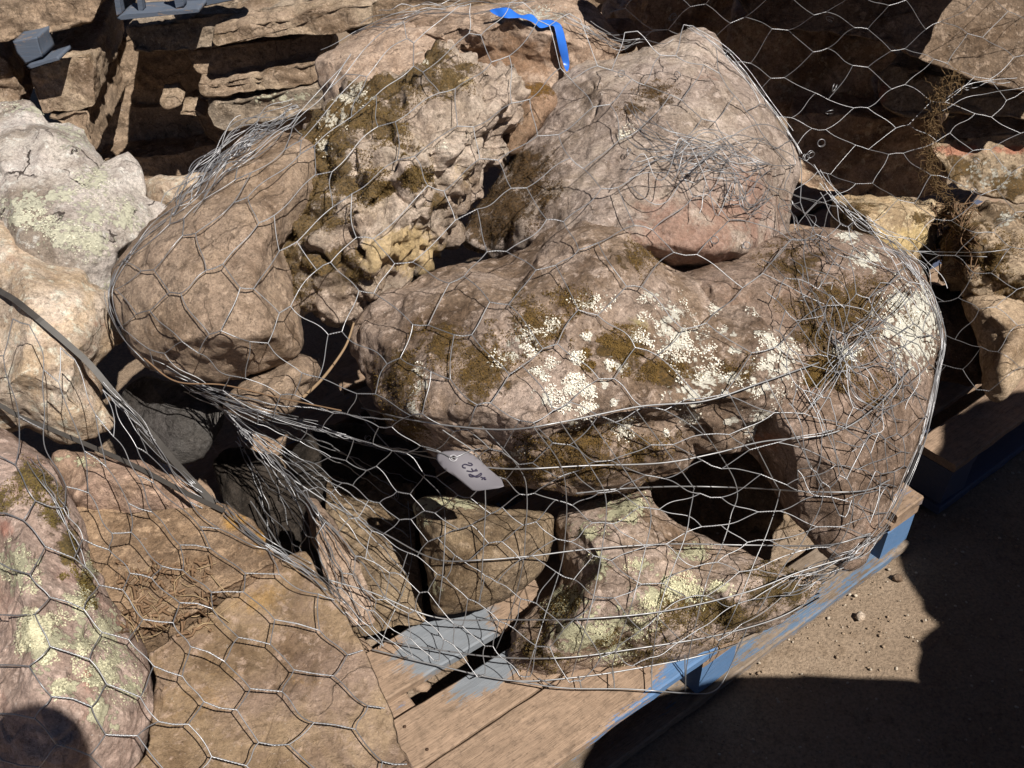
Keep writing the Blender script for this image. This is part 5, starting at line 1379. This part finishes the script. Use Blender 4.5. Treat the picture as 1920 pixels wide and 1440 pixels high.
stick_thing("twig", plain_mat("dry_twig", (0.22, 0.15, 0.09), .8, .2, .4, 30), [(664, 604), (650, 645), (628, 680), (600, 715), (568, 745)], 1.70, 1.66, .0018, .003, "dry brown twig poking up between the tan and the mossy boulder")
stick_thing("twig", M_BARK, [(270, 672), (330, 715), (420, 722), (520, 745), (640, 770)], 1.66, 1.60, .0014, .0012, "thin stem lying along the gathered wire under the tan boulder")
stick_thing("twig", M_BARK, [(228, 1142), (262, 1132), (292, 1138), (322, 1128)], 1.47, 1.47, .003, .0022, "dark twig among the bark litter in the left net")
def chip(name, mat, x, y, z, r, lab, cat, sd):
    iv, jf = ico(); R = np.random.default_rng(sd)
    V = iv * np.array(r) * R.uniform(.8, 1.15, (12, 1)) + at_z(np.array(float(x)), np.array(float(y)), z) + [0, 0, r[2] * .8]
    tag(mesh_obj(name, V, jf, mat, smooth=False), lab, cat)
chip("pebble", mD, 1682, 1088, -.008, (.012, .010, .010), "single dark pebble on the lit dirt by the pallet corner", "pebble", 1)
chip("pebble", mN, 1612, 1160, -.008, (.011, .012, .009), "pale pebble casting a small shadow on the lit dirt", "pebble", 2)
chip("wood_chip", mat=lumber(99, 0.0), x=790, y=1290, z=ZT - .042, r=(.02, .014, .008), lab="chip of wood in the gap of the main pallet deck", cat="wood chip", sd=3)

# ------------------------------------------------------------------ the photographer, whose head shades the lower left corner
def person():
    J = {'pelvis': (0, -.26, .93), 'waist': (0, -.27, 1.08), 'chest': (0, -.25, 1.28), 'neckb': (0, -.23, 1.45), 'neck': (0, -.16, 1.56), 'head': (-.01, -.075, 1.68), 'crown': (-.01, -.06, 1.77)}
    for s_, n_ in ((-1, 'a'), (1, 'b')):
        J.update({f'hip{n_}': (.095 * s_, -.26, .88), f'knee{n_}': (.11 * s_, -.24, .48), f'ankle{n_}': (.12 * s_, -.28, .09), f'toe{n_}': (.15 * s_, -.12, .035),
                  f'sho{n_}': (.18 * s_, -.24, 1.40), f'elb{n_}': (.30 * s_, -.17, 1.20), f'wri{n_}': (.11 * s_, -.09, 1.44), f'palm{n_}': (.075 * s_, -.065, 1.50)})
    Rr = {'pelvis': .14, 'waist': .125, 'chest': .14, 'neckb': .085, 'neck': .055, 'head': .082, 'crown': .066}
    for n_ in 'ab': Rr.update({f'hip{n_}': .09, f'knee{n_}': .058, f'ankle{n_}': .042, f'toe{n_}': .034, f'sho{n_}': .065, f'elb{n_}': .042, f'wri{n_}': .028, f'palm{n_}': .034})
    E = [('pelvis', 'waist'), ('waist', 'chest'), ('chest', 'neckb'), ('neckb', 'neck'), ('neck', 'head'), ('head', 'crown')]
    for n_ in 'ab': E += [('pelvis', f'hip{n_}'), (f'hip{n_}', f'knee{n_}'), (f'knee{n_}', f'ankle{n_}'), (f'ankle{n_}', f'toe{n_}'), ('neckb', f'sho{n_}'), (f'sho{n_}', f'elb{n_}'), (f'elb{n_}', f'wri{n_}'), (f'wri{n_}', f'palm{n_}')]
    ks = list(J)
    for s_, n_ in ((-1, 'a'), (1, 'b')):
        for q in range(4):
            a, b = f'f{q}{n_}', f'g{q}{n_}'
            J[a] = (.062 * s_ - .01 * s_ * q, -.045 + .004 * q, 1.545 - .02 * q); J[b] = (.034 * s_, -.035, 1.56 - .018 * q)
            Rr[a] = .009; Rr[b] = .0075; E += [(f'palm{n_}', a), (a, b)]
        J['t' + n_] = (.05 * s_, -.085, 1.49); Rr['t' + n_] = .010; E.append((f'palm{n_}', 't' + n_))
    ks = list(J); base = np.array([0, -.26, 0])
    me = bpy.data.meshes.new("person")
    me.from_pydata([tuple(np.array(J[k_]) - base) for k_ in ks], [(ks.index(a), ks.index(b)) for a, b in E], [])
    o = bpy.data.objects.new("person", me); COL.objects.link(o); o.location = base
    sk = o.modifiers.new("skin", 'SKIN'); sk.use_smooth_shade = True
    if not me.skin_vertices: me.attributes.new
    for lay in me.skin_vertices:
        for v_, k_ in zip(lay.data, ks):
            v_.radius = (Rr[k_], Rr[k_] * (.8 if k_ in ('chest', 'waist', 'pelvis') else 1)); v_.use_root = (k_ == 'pelvis')
    o.modifiers.new("sub", 'SUBSURF').levels = 2
    me.materials.append(plain_mat("dark_clothing", (0.05, 0.06, 0.09), .9, .1, .3))
    return tag(o, "person in dark clothing standing behind the view with both hands raised", "person")
person()
